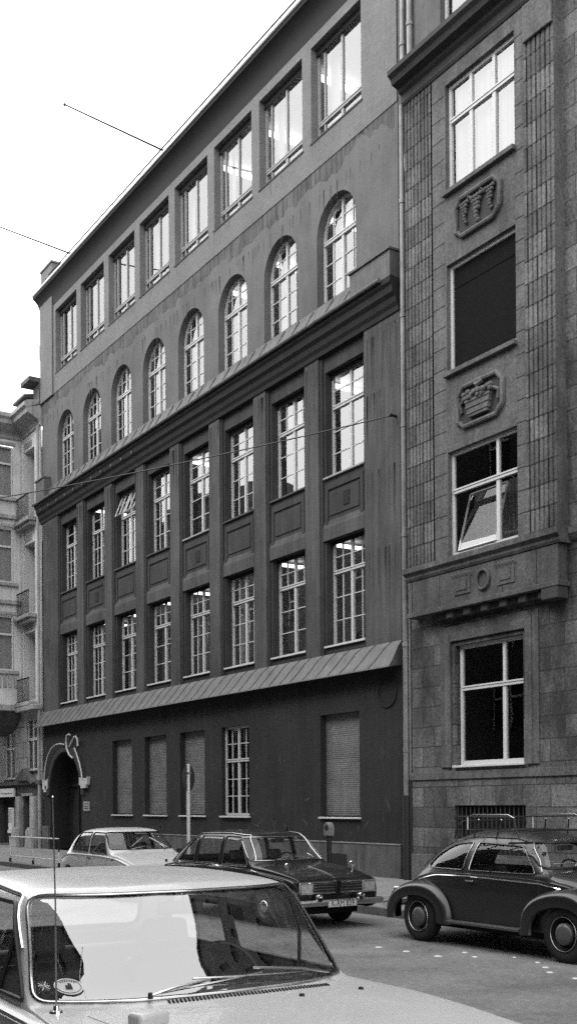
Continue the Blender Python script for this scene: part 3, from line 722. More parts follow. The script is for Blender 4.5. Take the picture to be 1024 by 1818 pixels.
# ------------------------------------------------------------------ pale corner house (far left)
def pale_house():
    G = 15.5; XA = -42.0; XB = -44.3; XC = -56.0
    B = thing('corner_house', 'pale stuccoed house with balconies, bay window and overhanging cornice beyond the dark office building', 'house', (XA, G, 0))
    class LB(MB):
        def build(s, *a, **k):
            s.v = [(p[0] - XA, p[1] - G, p[2]) for p in s.v]; return MB.build(s, *a, **k)
    lo = [(-43.85, -42.62, 3.2, 5.25), (-46.6, -45.25, 2.9, 5.0)]
    bal = [(-43.95, -42.72, z0, z1) for z0, z1 in ((6.0, 8.7), (9.45, 12.25), (13.25, 16.0))]
    m = LB(); wall(m, G, XC, XA, 5.4, 16.6, bal, .6); m.build('upper_wall', 'pale', B)
    m = LB(); wall(m, G, XC, XA, 2.75, 5.4, lo, .2); m.build('lower_wall', 'pales', B)
    shop = [(-47.5, -45.35, .2, 2.3), (-44.1, -43.1, .15, 2.15)]
    m = LB(); wall(m, G, XC, XA, 0, 2.75, shop, .35); m.build('shopfront_wall', 'paled', B)
    for a, b, c, d in lo: window(B, a - XA, b - XA, c, d, .1, tr=.6, cols=2, rows=(1, 1), gm='glassg')
    m = LB()
    for a, b, c, d in bal: m.box(a, b, G + .55, G + .6, c, d)
    m.build('loggia_back', 'palet', B)
    for a, b, c, d in shop: LB().box(a, b, G + .3, G + .34, c, d).build('shop_opening', 'dark', B)
    for a, b, c, d in bal:
        m = LB(); m.box(a - .25, b + .3, G - .42, G - .001, c - .28, c - .12); m.box(a - .15, b + .2, G - .3, G - .001, c - .42, c - .28); m.build('balcony_slab', 'palet', B, bevel=.02)
        m = LB(); x = a
        m.box(a - .05, b + .1, G - .34, G - .30, c + .78, c + .83); m.box(a - .05, b + .1, G - .34, G - .30, c - .1, c - .06)
        while x < b + .1: m.tube([(x, G - .32, c - .1), (x, G - .32, c + .8)], .011, 6); x += .11
        m.build('balcony_railing', 'iron', B)
        m = LB(); 
        for k in range(7): m.box(a + .12 * k + .1, a + .12 * k + .17, G - .03, G, d + .12, d + .32)
        m.build('dentils', 'palet', B)
    m = LB()      # pilaster strips
    for x in (-44.25, -42.5): m.box(x - .12, x + .25, G - .06, G, 5.6, 16.4)
    m.build('wall_strip', 'pale', B, bevel=.01)
    # bay projecting beyond (its near side faces us)
    Y0 = 12.6
    ops = [(Y0 + 1.75, 15.15, 14.25, 16.3), (Y0 + 1.75, 15.15, 10.8, 13.0), (Y0 + 1.75, 15.15, 7.25, 9.45)]
    m = LB(); ys = sorted({Y0, G} | {v for o in ops for v in o[:2]}); zs = sorted({5.85, 16.6} | {v for o in ops for v in o[2:]})
    for i in range(len(ys) - 1):
        for j in range(len(zs) - 1):
            cy, cz = (ys[i] + ys[i + 1]) / 2, (zs[j] + zs[j + 1]) / 2
            if any(o[0] < cy < o[1] and o[2] < cz < o[3] for o in ops): continue
            m.poly([(XB, ys[i], zs[j]), (XB, ys[i + 1], zs[j]), (XB, ys[i + 1], zs[j + 1]), (XB, ys[i], zs[j + 1])])
    m.poly([(XB, Y0, 5.85), (XB - 5, Y0, 5.85), (XB - 5, Y0, 16.6), (XB, Y0, 16.6)]); m.poly([(XB, Y0, 5.85), (XB - 5, Y0, 5.85), (XB - 5, G, 5.85), (XB, G, 5.85)])
    m.build('bay_wall', 'pale', B)
    for i, (a, b, c, d) in enumerate(ops):
        m = LB(); m.poly([(XB - .13, a, c), (XB - .13, b, c), (XB - .13, b, d), (XB - .13, a, d)])
        if True:
            f = m.build('bay_window', 'glassg', B)
        m = LB(); zt = c + (d - c) * .66
        for y0, y1, z0, z1 in ((a, a + .06, c, d), (b - .06, b, c, d), (a + .06, b - .06, c, c + .06), (a + .06, b - .06, d - .06, d), (a + .06, b - .06, zt - .04, zt + .04)): m.box(XB - .12, XB - .06, y0, y1, z0, z1)
        m.build('frame', 'frame', f)
        m = LB(); m.box(XB - .26, XB - .2, a, b, (zt if i == 1 else c), d); m.build('blind', 'pale' if i < 2 else 'white', f)
        if i < 2: LB().box(XB - .19, XB - .17, a, b, c, zt).build('blind', 'white' if i == 1 else 'pale', f)
        LB().box(XB, XB + .14, a - .6, b + .18, c - .16, c - .03).build('sill_course', 'palet', f, bevel=.01); LB().box(XB, XB + .05, a - .3, b + .08, d + .04, d + .16).build('lintel_course', 'palet', f, bevel=.01)
    for z in (9.9, 13.35): LB().box(XB, XB + .13, Y0, G - .05, z, z + .17).build('string_course', 'palet', B, bevel=.02)
    m = LB()
    for k in range(8): m.box(XB, XB + .04, 13.6 + .22 * k, 13.74 + .22 * k, 6.55, 6.95)
    m.build('relief_blocks', 'palet', B)
    # rounded corbel below the bay
    m = LB(); rows = []
    for k in range(9):
        t = k / 8 * PI / 2; s = math.cos(t) ** .8; z = 5.85 - 1.15 * math.sin(t)
        rows.append([(XB - 2.4 + 2.4 * s * math.cos(a), G - (G - Y0) * .9 * s * math.sin(a) , z) for a in [PI / 2 * j / 10 for j in range(11)]])
    m.grid(rows); m.build('corbel', 'paled', B, smooth=True)
    m = LB(); m.box(XB - 5, XB + .25, Y0 - .2, G - .001, 5.60, 5.85); m.box(XB + .25, XA, G - .4, G - .001, 5.52, 5.72); m.build('corbel_course', 'palet', B, bevel=.03)
    # overhanging eaves
    m = LB()
    def ring(o, z): return [(XC, Y0 - o, z), (XB + o, Y0 - o, z), (XB + o, G - o, z), (XA - .0, G - o, z)]
    rows = [ring(o, z) for o, z in ((-.02, 16.55), (.06, 16.62), (.06, 16.72), (.12, 16.8), (.55, 17.05), (.58, 17.2), (.68, 17.28), (.68, 17.42), (.55, 17.5), (-1.5, 17.9))]
    m.grid(rows); m.poly([r[-1] for r in rows] + [(XA, G + 1, 17.9), (XA, G + 1, 16.55)]); m.build('eaves', 'palet', B)
    m = LB(); m.box(-43.7, -42.9, G - .25, G + 1.4, 17.3, 17.85); m.prism([(G - .45, 17.85), (G + 1.6, 17.85), (G + 1.6, 17.95), (G + .5, 18.15), (G - .45, 17.95)], -44.0, -42.7); m.build('dormer', 'paled', B)
    m = LB(); m.box(-42.62, -41.95, G - .1, G + 1.4, 17.4, 18.25); m.box(-42.95, -41.95, G - .5, G + 1.4, 18.25, 18.42); m.build('dormer', 'paled', B)
    LB().box(XC, XA, G + 1.6, G + 9, 0, 17.9).build('house_core', 'pale', B)
    # shopfront: cornice, small pediment over the door, sign, showcase
    m = LB(); m.box(XC, XA, G - .16, G - .001, 2.62, 2.78); m.prism([(-44.3, 2.78), (-43.0, 2.78), (-42.55, 2.62), (-42.4, 2.70), (-43.55, 3.28), (-44.45, 2.82)], G - .28, G - .002, 'y'); m.build('shop_cornice', 'paled', B, bevel=.01)
    m = LB(); m.box(-44.2, -43.0, G - .1, G - .001, 2.18, 2.28); m.build('lintel_plate', 'palet', B)
    s = LB().box(-47.6, -45.05, G - .14, G - .05, 2.15, 2.5).build('shop_sign', 'white', B)
    m = LB()
    for k in range(9): m.box(-45.25 - .16 * k, -45.36 - .16 * k, G - .146, G - .141, 2.27, 2.31)
    m.build('sign_lettering', 'ink', s)
    for x in (-44.6, -42.95):
        m = LB(); m.box(x, x + .42, G - .22, G - .001, .1, 2.15); m.prism([(x - .1, .1), (x + .55, .1), (x + .5, .6), (x + .3, .95), (x - .0, .8)], G - .4, G - .21, 'y')
        m.build('shop_pier', 'palet', B, bevel=.03)
    # downpipe by the party wall
    m = LB(); m.tube([(-42.12, G - .1, 2.6), (-42.12, G - .1, 16.6)], .06, 8); m.tube([(-42.12, G - .1, .1), (-42.12, G - .1, 2.6)], .065, 8); m.build('downpipe', 'palet', B, smooth=True)
    return B
pale_house()
sc = thing('showcase', 'small white-framed notice case on the shop wall at far left', 'notice case', (-44.85, 15.2, 1.1))
MB().box(-.22, .22, -.05, .05, -.3, .6).build('case_frame', 'white', sc, bevel=.01); MB().box(-.17, .17, -.056, -.051, -.02, .55).build('notice_sheet', 'palet', sc)
MB().box(-.26, .26, -.07, .05, -.42, -.31).build('ledge', 'white', sc)

# ------------------------------------------------------------------ houses across the street (seen in the glass)
def opposite(x0, x1, h, label):
    Y = -3.4
    B = thing('terraced_house', label, 'house', (x0, Y, 0))
    n = max(2, int((x1 - x0) / 3.4)); p = (x1 - x0) / n; ops = []
    for k in range(n):
        z = 1.4
        while z + 2.3 < h - 1: ops.append((k * p + p * .28, k * p + p * .72, z, z + 2.1)); z += 3.6
    m = MB(); wall(m, 0, 0, x1 - x0, 0, h, ops, -.2); m.box(0, x1 - x0, -9.0, -8.9, 0, h); m.box(0, .05, -8.9, -.2, 0, h); m.box(x1 - x0 - .05, x1 - x0, -8.9, -.2, 0, h)
    m.build('wall', 'opp', B)
    m = MB(); m.prism([(.25, h), (.25, h + .25), (-4.5, h + 1.6), (-9.2, h + .25), (-9.2, h)], 0, x1 - x0); m.build('roof', 'sheetd', B)
    m = MB()
    for a, b, c, d in ops: m.box(a, b, -.2, -.15, c, d)
    m.build('windows', 'dark', B)
    m = MB()
    for a, b, c, d in ops:
        m.box(a, a + .08, -.14, -.1, c, d); m.box(b - .08, b, -.14, -.1, c, d); m.box((a + b) / 2 - .05, (a + b) / 2 + .05, -.14, -.1, c, d); m.box(a, b, -.149, -.09, c + 1.35, c + 1.45)
    m.build('window_frames', 'frame', B)
opposite(-29.9, -14, 20.0, 'grey house across the street, mirrored in car glass')
opposite(-45.9, -30, 26.0, 'high house across the street, mirrored in the stone house windows')
opposite(-57, -46, 18.0, 'low house across the street, mirrored in the nearer office panes')
opposite(-62.9, -57.1, 19.2, 'narrow middling house across the street')
opposite(-73.9, -63, 21.6, 'tallest far house across the street, roofline in the office panes')
opposite(-89.9, -74, 19.2, 'broad far house across the street')
opposite(-110, -90, 19.0, 'farthest house across the street')
opposite(-13.9, 14, 14.5, 'house across the street behind the viewpoint')
B_ = thing('tall_house', 'tall house beyond the stone house, mirrored in the windscreen', 'house', (-4.95, 15.45, 0))  # unseen house, its height shaped for the dark reflection in the windscreen
m = MB(); ops = [(1.2 + 3 * i, 2.6 + 3 * i, 1.5 + 3.8 * j, 3.7 + 3.8 * j) for i in range(6) for j in range(6)]
wall(m, 0, 0, 19, .12, 25.5, ops, .2); m.box(0, 19, 8, 8.1, 0, 25.5); m.box(0, .05, .2, 8, 0, 25.5); m.box(18.95, 19, .2, 8, 0, 25.5); m.box(-.1, 19.1, -.3, 8.2, 25.5, 25.8); m.build('wall', 'opp', B_)
m = MB()
for a, b, c, d in ops: m.box(a, b, .18, .22, c, d)
m.build('windows', 'dark', B_)

# ------------------------------------------------------------------ ground
def struct(name, mb, m): return mb.build(name, m, None, kind='structure')
struct('ground', MB().box(-400, 300, -300, 300, -.3, -.02), 'earth')
m = MB(); m.poly([(-200, 1.1, 0), (120, 1.1, 0), (120, 10.9, 0), (-200, 10.9, 0)]); struct('road', m, 'asphalt')
struct('pavement', MB().box(-200, 120, 11.02, 15.62, -.01, .12), 'paving')
struct('near_pavement', MB().box(-200, 120, -3.35, .98, -.01, .12), 'paving')
for nm, ya, yb in (('kerb', 10.88, 11.018), ('near_kerb', .982, 1.12)):
    m = MB(); x = -70
    while x < 6: m.box(x, x + 1.19, ya, yb, -.01, .123 + random.uniform(-.003, .003)); x += 1.2
    struct(nm, m, 'kerb')
# white studs set in the road, and a drain cover
for k, (x, y, s) in enumerate(((-11.25, 8.49, 1), (-10.74, 8.52, 1.0), (-10.2, 8.56, 1.1), (-10.26, 9.03, .8), (-9.9, 8.86, .8), (-9.15, 9.12, .6), (-8.83, 8.92, .8), (-8.55, 8.70, .8), (-8.1, 8.62, 1), (-9.6, 9.2, .5))):
    m = MB(); m.lathe([(0, .010), (.025, .009), (.045, .004), (.05, 0)], (0, 0, 0), 'z', 14)
    o = m.build('road_stud', 'white', None, smooth=True); o.location = (x, y, .001); o.scale = (s * 1.1, s * .9, 1)
    o['label'] = 'small white stud set in the roadway in front of the round-roofed dark car'; o['category'] = 'road stud'; o['group'] = 'white studs in the roadway'

# ------------------------------------------------------------------ street furniture
r = thing('guard_rail', 'white tubular pedestrian railing on the kerb at far left, with dark post feet', 'railing', (-32.8, 11.08, .12))
L_ = 3.95
MB().tube([(0, 0, .75), (L_, 0, .77)], .02, 8).build('top_rail', 'white', r, smooth=True)
MB().tube([(0, 0, .19), (L_, 0, .2)], .016, 8).build('lower_rail', 'white', r, smooth=True)
for x in (0, 1.95, L_):
    p = MB().tube([(x, 0, .10), (x, 0, .42 if x else .77)], .032, 8).build('post', 'white', r, smooth=True)
    MB().tube([(x, 0, 0), (x, 0, .12)], .038, 8).build('post_foot', 'iron', p)
MB().tube([(L_, 0, .42), (L_, 0, .77)], .02, 8).build('post', 'iron', r)

s = thing('road_sign', 'round road sign seen from behind on a white pole behind the parked cars', 'road sign', (-21.65, 11.25, .12))
MB().tube([(0, 0, 0), (0, 0, 2.55)], .038, 10).build('pole', 'white', s, smooth=True)
m = MB(); m.lathe([(0, -.006), (.29, -.006), (.30, 0), (.29, .006), (0, .006)], (0, 0, 0), 'x', 32)
d = m.build('sign_plate', 'bars', s, smooth=True); d.location = (-.05, .03, 2.25); d.rotation_euler.z = math.radians(36)
MB().box(-.045, .045, -.045, .045, 2.33, 2.37).build('bracket', 'dchrome', s)

s = thing('parking_meter', 'grey-headed parking meter on a dark post between the two dark cars', 'parking meter', (-16.4, 11.3, .12))
MB().tube([(0, 0, 0), (0, 0, 1.1)], .045, 10).build('post', 'iron', s, smooth=True)
m = MB(); m.prism([(.13 * math.cos(a) , 1.24 + .17 * math.sin(a)) for a in [PI * k / 12 for k in range(13)]] + [(-.115, 1.08), (.115, 1.08)], -.07, .07, 'y'); hd = m.build('meter_head', 'pipe', s, smooth=True, bevel=.01); hd.scale = (.72, .8, .72); hd.location.z = .33
m = MB(); m.lathe([(0, -.074), (.07, -.074), (.07, -.07)], (0, 0, 1.27), 'y', 18); m.build('dial', 'dark', hd)

# rods carried out from the eaves
for lab, X, ye, ze in (('thin bare pole reaching out from the eaves, the nearer and wholly visible one', -30.85, 12.17, 22.13), ('thin bare pole above the left corner, cut by the picture edge', -38.42, 12.2, 22.08)):
    s = thing('eaves_pole', lab, 'pole', (X, 15.3, 21.76))
    MB().tube([(0, .3, -.03), (0, ye - 15.3, ze - 21.76)], .032, 8, r2=.022).build('rod', 'iron', s, smooth=True)
    m = MB(); m.lathe([(0, -.05), (.045, -.02), (.05, .0), (.03, .03), (0, .05)], (0, ye - 15.3 - .03, ze - 21.76), 'y', 12); m.build('end_knob', 'iron', s, smooth=True)

a = Vector((-19.74, 15.38, 10.39)); b = Vector((-50, -3.3, 11.2)); pts = []
for k in range(41):
    t = k / 40; p = a.lerp(b, t); p.z -= 1.35 * 4 * t * (1 - t) * .62; pts.append(p)
w = thing('street_cable', 'slack overhead wire anchored on the dark facade and crossing the street', 'cable', tuple(a))
MB().tube([p - a for p in pts], .014, 6).build('wire', 'iron', w)
m = MB(); m.lathe([(0, -.09), (.035, -.08), (.045, -.03), (.03, 0), (.03, .12)], (0, 0, 0), 'y', 10); m.build('wall_hook', 'iron', w)
b2 = Vector((-50, -3.3, 10.6)); 
pts = [a.lerp(b2, k / 30) - Vector((0, 0, 1.0 * 4 * (k / 30) * (1 - k / 30) * .62)) - a for k in range(4)]
# ------------------------------------------------------------------ cars
from mathutils.bvhtree import BVHTree
def lerp_tab(t):
    t = sorted(t)
    def f(x):
        if x <= t[0][0]: return t[0][1]
        if x >= t[-1][0]: return t[-1][1]
        for i in range(len(t) - 1):
            if x <= t[i + 1][0]:
                x0, y0 = t[i]; x1, y1 = t[i + 1]; h = x1 - x0; u = (x - x0) / h
                d = (y1 - y0) / h
                def sl(j):
                    if j <= 0 or j >= len(t) - 1: return 0 if False else ((t[min(j + 1, len(t) - 1)][1] - t[max(j - 1, 0)][1]) / (t[min(j + 1, len(t) - 1)][0] - t[max(j - 1, 0)][0]))
                    a = (t[j][1] - t[j - 1][1]) / (t[j][0] - t[j - 1][0]); b = (t[j + 1][1] - t[j][1]) / (t[j + 1][0] - t[j][0])
                    return 0 if a * b <= 0 else 2 * a * b / (a + b)
                m0, m1 = sl(i), sl(i + 1)
                return (2 * u ** 3 - 3 * u * u + 1) * y0 + (u ** 3 - 2 * u * u + u) * h * m0 + (-2 * u ** 3 + 3 * u * u) * y1 + (u ** 3 - u * u) * h * m1
    return f

def rounded(poly, r=.05, k=4):
    out = []; n = len(poly)
    for i in range(n):
        p = Vector(poly[i]); a = Vector(poly[i - 1]) - p; b = Vector(poly[(i + 1) % n]) - p
        rr_ = r[i] if isinstance(r, (list, tuple)) else r
        d = min(rr_, a.length * .45, b.length * .45); p0 = p + a.normalized() * d; p1 = p + b.normalized() * d
        for j in range(k + 1):
            t = j / k; out.append(tuple(p0 * (1 - t) ** 2 + p * 2 * t * (1 - t) + p1 * t * t))
    return out

class Hull:
    def __init__(s, sp):
        s.sp = sp; T = {k: lerp_tab(v) for k, v in sp.items() if isinstance(v, list)}
        L = sp['length']; xs = set(); x = 0
        while x < L: xs.add(round(-x, 4)); x += .05
        xs.add(-L)
        for a in sp['axles']:
            for k in range(25): xs.add(round(a + sp['arch'] * math.cos(PI * k / 24), 4))
        for v in sp.get('extra', []): xs.add(v)
        xs = sorted(xs, reverse=True); rows = []
        K = sp.get('K', 22)
        for x in xs:
            W_, zs, Yg, n = T['W'](x), T['zs'](x), T['Yg'](x), T['n'](x)
            zl = T['zl'](x)
            for a in sp['axles']:
                d = sp['arch'] ** 2 - (x - a) ** 2
                if d > 0: zl = max(zl, sp['zw'] + math.sqrt(d))
            zl = min(zl, zs - .08); half = [(W_ * .88 if zl < .3 else W_ * .93, zl - .0)]
            for i in range(0, 9):
                z = zl + (zs - .035 - zl) * i / 8; q = z / zs
                w = W_ * s.wp(q); half.append((w, z))
            half += [(W_ - .012, zs - .012), (W_ - .035, zs), (max(Yg + .004, W_ - .05), zs + .003)]
            tum = sp['tumble']; bow = T['bow'](x)
            for k in range(K + 1):
                th = PI / 2 * k / K; c = max(math.cos(th), 0) ** (2 / n); sn = math.sin(th) ** (2 / n)
                top = max(T['prof'](x + bow * c ** 3), zs + .006) if k else zs + .004
                z = zs + .004 + (top - zs - .004) * sn
                y = (Yg - tum * max(z - zs, 0)) * c
                crown = sp.get('crown', .02)
                half.append((y, z - crown * (c ** 2) * (1 if z > zs + .1 else .6) * sn))
            rows.append([(x, -y, z) for y, z in half] + [(x, y, z) for y, z in reversed(half[:-1])])
        mb = MB(); mb.grid(rows)
        for r_ in (rows[0], rows[-1]): mb.poly(r_)
        s.bm = bmesh.new()
        vs = [s.bm.verts.new(v) for v in mb.v]
        for f in mb.f:
            try: s.bm.faces.new([vs[i] for i in f])
            except ValueError: pass
        bmesh.ops.remove_doubles(s.bm, verts=s.bm.verts, dist=2e-4); bmesh.ops.recalc_face_normals(s.bm, faces=s.bm.faces)
        s.bvh = BVHTree.FromBMesh(s.bm); s.T = T
    @staticmethod
    def wp(q):
        pts = ((0, .90), (.3, .955), (.5, .985), (.68, 1.0), (.8, .998), (.92, .985), (1, .96))
        for (a, b), (c, d) in zip(pts, pts[1:]):
            if q <= c: return b + (d - b) * (q - a) / (c - a)
        return .96
    def side(s, x, z, sd=-1, off=0.):
        h = s.bvh.ray_cast(Vector((x, sd * 3, z)), Vector((0, -sd, 0)))
        return h[0] + h[1] * off if h[0] else Vector((x, sd * .7, z))
    def front(s, y, z, sgn=1, off=0.):
        h = s.bvh.ray_cast(Vector((sgn * 6 if sgn > 0 else -9, y, z)), Vector((-sgn, 0, 0)))
        x0 = s.sp['wx'] if sgn > 0 else s.sp['rx']
        if h[0] is None or abs(h[0].x - x0) > .75: h = s.bvh.find_nearest(Vector((x0, y * .97, z)))
        return h[0] + h[1] * off
    def down(s, x, y, off=0.):
        h = s.bvh.ray_cast(Vector((x, y, 4)), Vector((0, 0, -1)))
        return h[0] + h[1] * off if h[0] else Vector((x, y, .8))
    def cut(s, poly, kind, sd=-1, xr=None):
        """cuts an opening; returns the removed faces as a mesh builder (the pane)"""
        bm = s.bm; ia = 0 if kind == 'side' else 1
        lo = [min(p[i] for p in poly) - .08 for i in (0, 1)]; hi = [max(p[i] for p in poly) + .08 for i in (0, 1)]
        def ok(f):
            c = f.calc_center_median()
            if kind == 'side':
                if c.y * sd < 0 or abs(f.normal.y) < .25: return False
                if c.z < s.T['zs'](c.x) + .01: return False
            else:
                if not (xr[0] < c.x < xr[1]) or abs(f.normal.x) < .18: return False
            return True
        def near(f):
            a = min(v.co[ia] for v in f.verts), max(v.co[ia] for v in f.verts); b = min(v.co.z for v in f.verts), max(v.co.z for v in f.verts)
            return a[1] > lo[0] and a[0] < hi[0] and b[1] > lo[1] and b[0] < hi[1]
        n = len(poly)
        for i in range(n):
            p, q = poly[i], poly[(i + 1) % n]
            d = Vector((q[0] - p[0], q[1] - p[1]))
            if d.length < 1e-5: continue
            nm = Vector((-d.y, d.x)).normalized()
            co_ = Vector((p[0], 0, p[1])) if ia == 0 else Vector((0, p[0], p[1])); no = Vector((nm.x, 0, nm.y)) if ia == 0 else Vector((0, nm.x, nm.y))
            fs = [f for f in bm.faces if near(f) and ok(f)]
            geo = set(fs) | {e for f in fs for e in f.edges} | {v for f in fs for v in f.verts}
            bmesh.ops.bisect_plane(bm, geom=list(geo), dist=1e-5, plane_co=co_, plane_no=no)
        bm.normal_update()
        sg = 0
        for i in range(n): a, b = poly[i], poly[(i + 1) % n]; sg += a[0] * b[1] - b[0] * a[1]
        def inside(u, v):
            for i in range(n):
                a, b = poly[i], poly[(i + 1) % n]
                cr = (b[0] - a[0]) * (v - a[1]) - (b[1] - a[1]) * (u - a[0])
                if cr * sg < -1e-9: return False
            return True
        fs = []
        for f in bm.faces:
            if not ok(f): continue
            c = f.calc_center_median()
            if inside(c[ia], c.z): fs.append(f)
        mb = MB(); idx = {}
        for f in fs:
            for v in f.verts:
                if v not in idx: idx[v] = len(mb.v); mb.v.append(tuple(v.co - v.normal * .004))
            mb.f.append(tuple(idx[v] for v in f.verts))
        bmesh.ops.delete(bm, geom=fs, context='FACES')
        return mb
    def finish(s, name, m, parent):
        me = bpy.data.meshes.new(name); s.bm.to_mesh(me); s.bm.free(); me.materials.append(M[m])
        for p in me.polygons: p.use_smooth = True
        me.set_sharp_from_angle(angle=math.radians(38))
        o = bpy.data.objects.new(name, me); COL.objects.link(o); o.parent = parent
        return o

def opening(h, root, poly, kind, sd=-1, xr=None, trim='chrome', tr=.009, pane='side_window', gm='cglass', seal=True):
    pts = []
    n = len(poly)
    for i in range(n):      # trim follows the surface
        a, b = poly[i], poly[(i + 1) % n]; L_ = math.hypot(b[0] - a[0], b[1] - a[1]); k = max(1, int(L_ / .05))
        for j in range(k):
            u, v = a[0] + (b[0] - a[0]) * j / k, a[1] + (b[1] - a[1]) * j / k
            pts.append(h.side(u, v, sd, .002) if kind == 'side' else h.front(u, v, 1 if (xr[0] + xr[1]) / 2 > -2.3 else -1, .002))
    mb = h.cut(poly, kind, sd, xr); g = mb.build(pane, gm, root, smooth=True)
    if seal: MB().tube(pts, tr * 1.5, 6, closed=True).build('seal', 'rubber', g, smooth=True)
    if trim:
        P2 = [Vector(p) + (Vector((0, sd * tr * 1.25, 0)) if kind == 'side' else Vector((tr * 1.25 if xr[1] > -2.3 else -tr * 1.25, 0, 0))) for p in pts]
        MB().tube(P2, tr, 6, closed=True).build('chrome_trim', trim, g, smooth=True)
    return g, pts

def wheel(root, x, y, R, w, sd, style):
    """tyre with rim and hub cap; sd = -1 faces -y"""
    Rr = R * .60
    pr = [(Rr, -w / 2 + .01), (Rr + .01, -w / 2 - .0), (R * .86, -w / 2 - .008), (R * .97, -w / 2 + .012), (R, -w / 2 + .035), (R, w / 2 - .03), (R * .95, w / 2), (Rr, w / 2 - .01)]
    t = MB().lathe([(a, b) for a, b in pr], (0, 0, 0), 'y', 40).build('wheel', 'tyre', root, smooth=True); t.location = (x, y, R); t.scale = (1, -sd, 1) if sd > 0 else (1, 1, 1)
    MB().lathe([(Rr + .004, -w / 2 + .0), (Rr + .004, -w / 2 - .006), (Rr - .012, -w / 2 - .008), (Rr - .02, -w / 2 + .02), (Rr * .72, -w / 2 + .055), (Rr * .6, -w / 2 + .03), (0, -w / 2 + .03)], (0, 0, 0), 'y', 40).build('rim', style[0], t, smooth=True)
    c = style[2]; MB().lathe([(c, -w / 2 + .03), (c * 1.0, -w / 2 + .0), (c * .85, -w / 2 - .022), (c * .5, -w / 2 - .038), (0, -w / 2 - .042)], (0, 0, 0), 'y', 32).build('hub_cap', style[1], t, smooth=True)
    if len(style) > 3: MB().tube([((Rr - .002) * math.cos(a * PI / 20), -w / 2 - .008, (Rr - .002) * math.sin(a * PI / 20)) for a in range(40)], .004, 6, closed=True).build('trim_ring', style[3], t, smooth=True)

def rbox(name, m, root, c, s, r=.05, rot=(0, 0, 0)):
    mb = MB().box(-s[0] / 2, s[0] / 2, -s[1] / 2, s[1] / 2, -s[2] / 2, s[2] / 2)
    o = mb.build(name, m, root, smooth=True); o.location = c; o.rotation_euler = rot
    b = o.modifiers.new('b', 'BEVEL'); b.width = r; b.segments = 4; b.limit_method = 'NONE'
    return o

def interior(root, sp, seats, dash, wheelp, rear, head=True, mirror=None, inner=.66):
    L = sp['length']
    m = MB(); m.box(-L + .35, -.3, -inner, inner, .2, .34); 
    for a in sp['axles']: m.box(a - sp['arch'] + .0, a + sp['arch'], -.50, .50, .22, sp['zw'] + sp['arch'] + .02)
    m.build('underbody', 'under', root)
    for y in (-.37, .37):
        s_ = rbox('front_seat', 'seat', root, (seats[0], y, seats[1]), (.14, .52, seats[2]), .06, (0, math.radians(-14), 0))
        rbox('cushion', 'seat', s_, (.30, 0, -.22), (.52, .52, .16), .05, (0, math.radians(14), 0))
        if head: rbox('head_rest', 'seat', s_, (0, 0, seats[2] / 2 + .11), (.09, .28, .17), .04)
    rbox('rear_seat', 'seat', root, (rear[0], 0, rear[1]), (.16, 1.2, .5), .06, (0, math.radians(-16), 0))
    rbox('dashboard', 'seat', root, dash, (.34, 1.3, .18), .05)
    x, y, z, r_ = wheelp; m = MB(); t = math.radians(28)
    def Wp(a, q=1.): return (x + math.sin(t) * r_ * q * math.sin(a) * -1 * -1 * -1, y + r_ * q * math.cos(a), z + math.cos(t) * r_ * q * math.sin(a))
    w = MB().tube([Wp(a * PI / 16) for a in range(32)], .013, 8, closed=True).build('steering_wheel', 'rubber', root, smooth=True)
    m = MB(); m.tube([Wp(0), Wp(PI)], .014, 6); m.tube([(x, y, z), (x + .5, y, z - .22)], .03, 8); m.tube([(x - .03, y, z + .015), (x + .03, y, z - .015)], .06, 12); m.build('steering_column', 'rubber', w, smooth=True)
    if mirror: rbox('interior_mirror', 'rubber', root, mirror, (.03, .24, .06), .012)

def strip_side(h, name, m, parent, xz, sd, r_=.008, off=.006):
    pts = []
    for (a, b) in zip(xz, xz[1:]):
        k = max(1, int(math.hypot(b[0] - a[0], b[1] - a[1]) / .06))
        for j in range(k): pts.append(h.side(a[0] + (b[0] - a[0]) * j / k, a[1] + (b[1] - a[1]) * j / k, sd, off))
    pts.append(h.side(xz[-1][0], xz[-1][1], sd, off))
    return MB().tube(pts, r_, 6).build(name, m, parent, smooth=True)

def strip_top(h, name, m, parent, xy, r_=.008, off=.004):
    pts = []
    for (a, b) in zip(xy, xy[1:]):
        k = max(1, int(math.hypot(b[0] - a[0], b[1] - a[1]) / .06))
        for j in range(k): pts.append(h.down(a[0] + (b[0] - a[0]) * j / k, a[1] + (b[1] - a[1]) * j / k, off))
    pts.append(h.down(xy[-1][0], xy[-1][1], off))
    return MB().tube(pts, r_, 6).build(name, m, parent, smooth=True)

def wiper(h, root, piv, mid, tip_a, tip_b, m='dchrome', r_=.008, lift=.035):
    """arm from the pivot to the middle of a blade lying on the glass; points are (y, z)"""
    P = h.front(piv[0], piv[1], 1, .03); Mp = h.front(mid[0], mid[1], 1, lift)
    w = MB().tube([P, P.lerp(Mp, .4) + Vector((.015, 0, .012)), Mp], r_, 6).build('wiper', m, root, smooth=True)
    pts = [h.front(tip_a[0] + (tip_b[0] - tip_a[0]) * k / 8, tip_a[1] + (tip_b[1] - tip_a[1]) * k / 8, 1, .018) for k in range(9)]
    MB().tube(pts, r_ * .8, 6).build('wiper_blade', m, w, smooth=True)
    MB().lathe([(0, -.014), (.012, -.014), (.010, .012), (0, .014)], tuple(P), 'z', 12).build('wiper_hub', 'rubber', w, smooth=True)

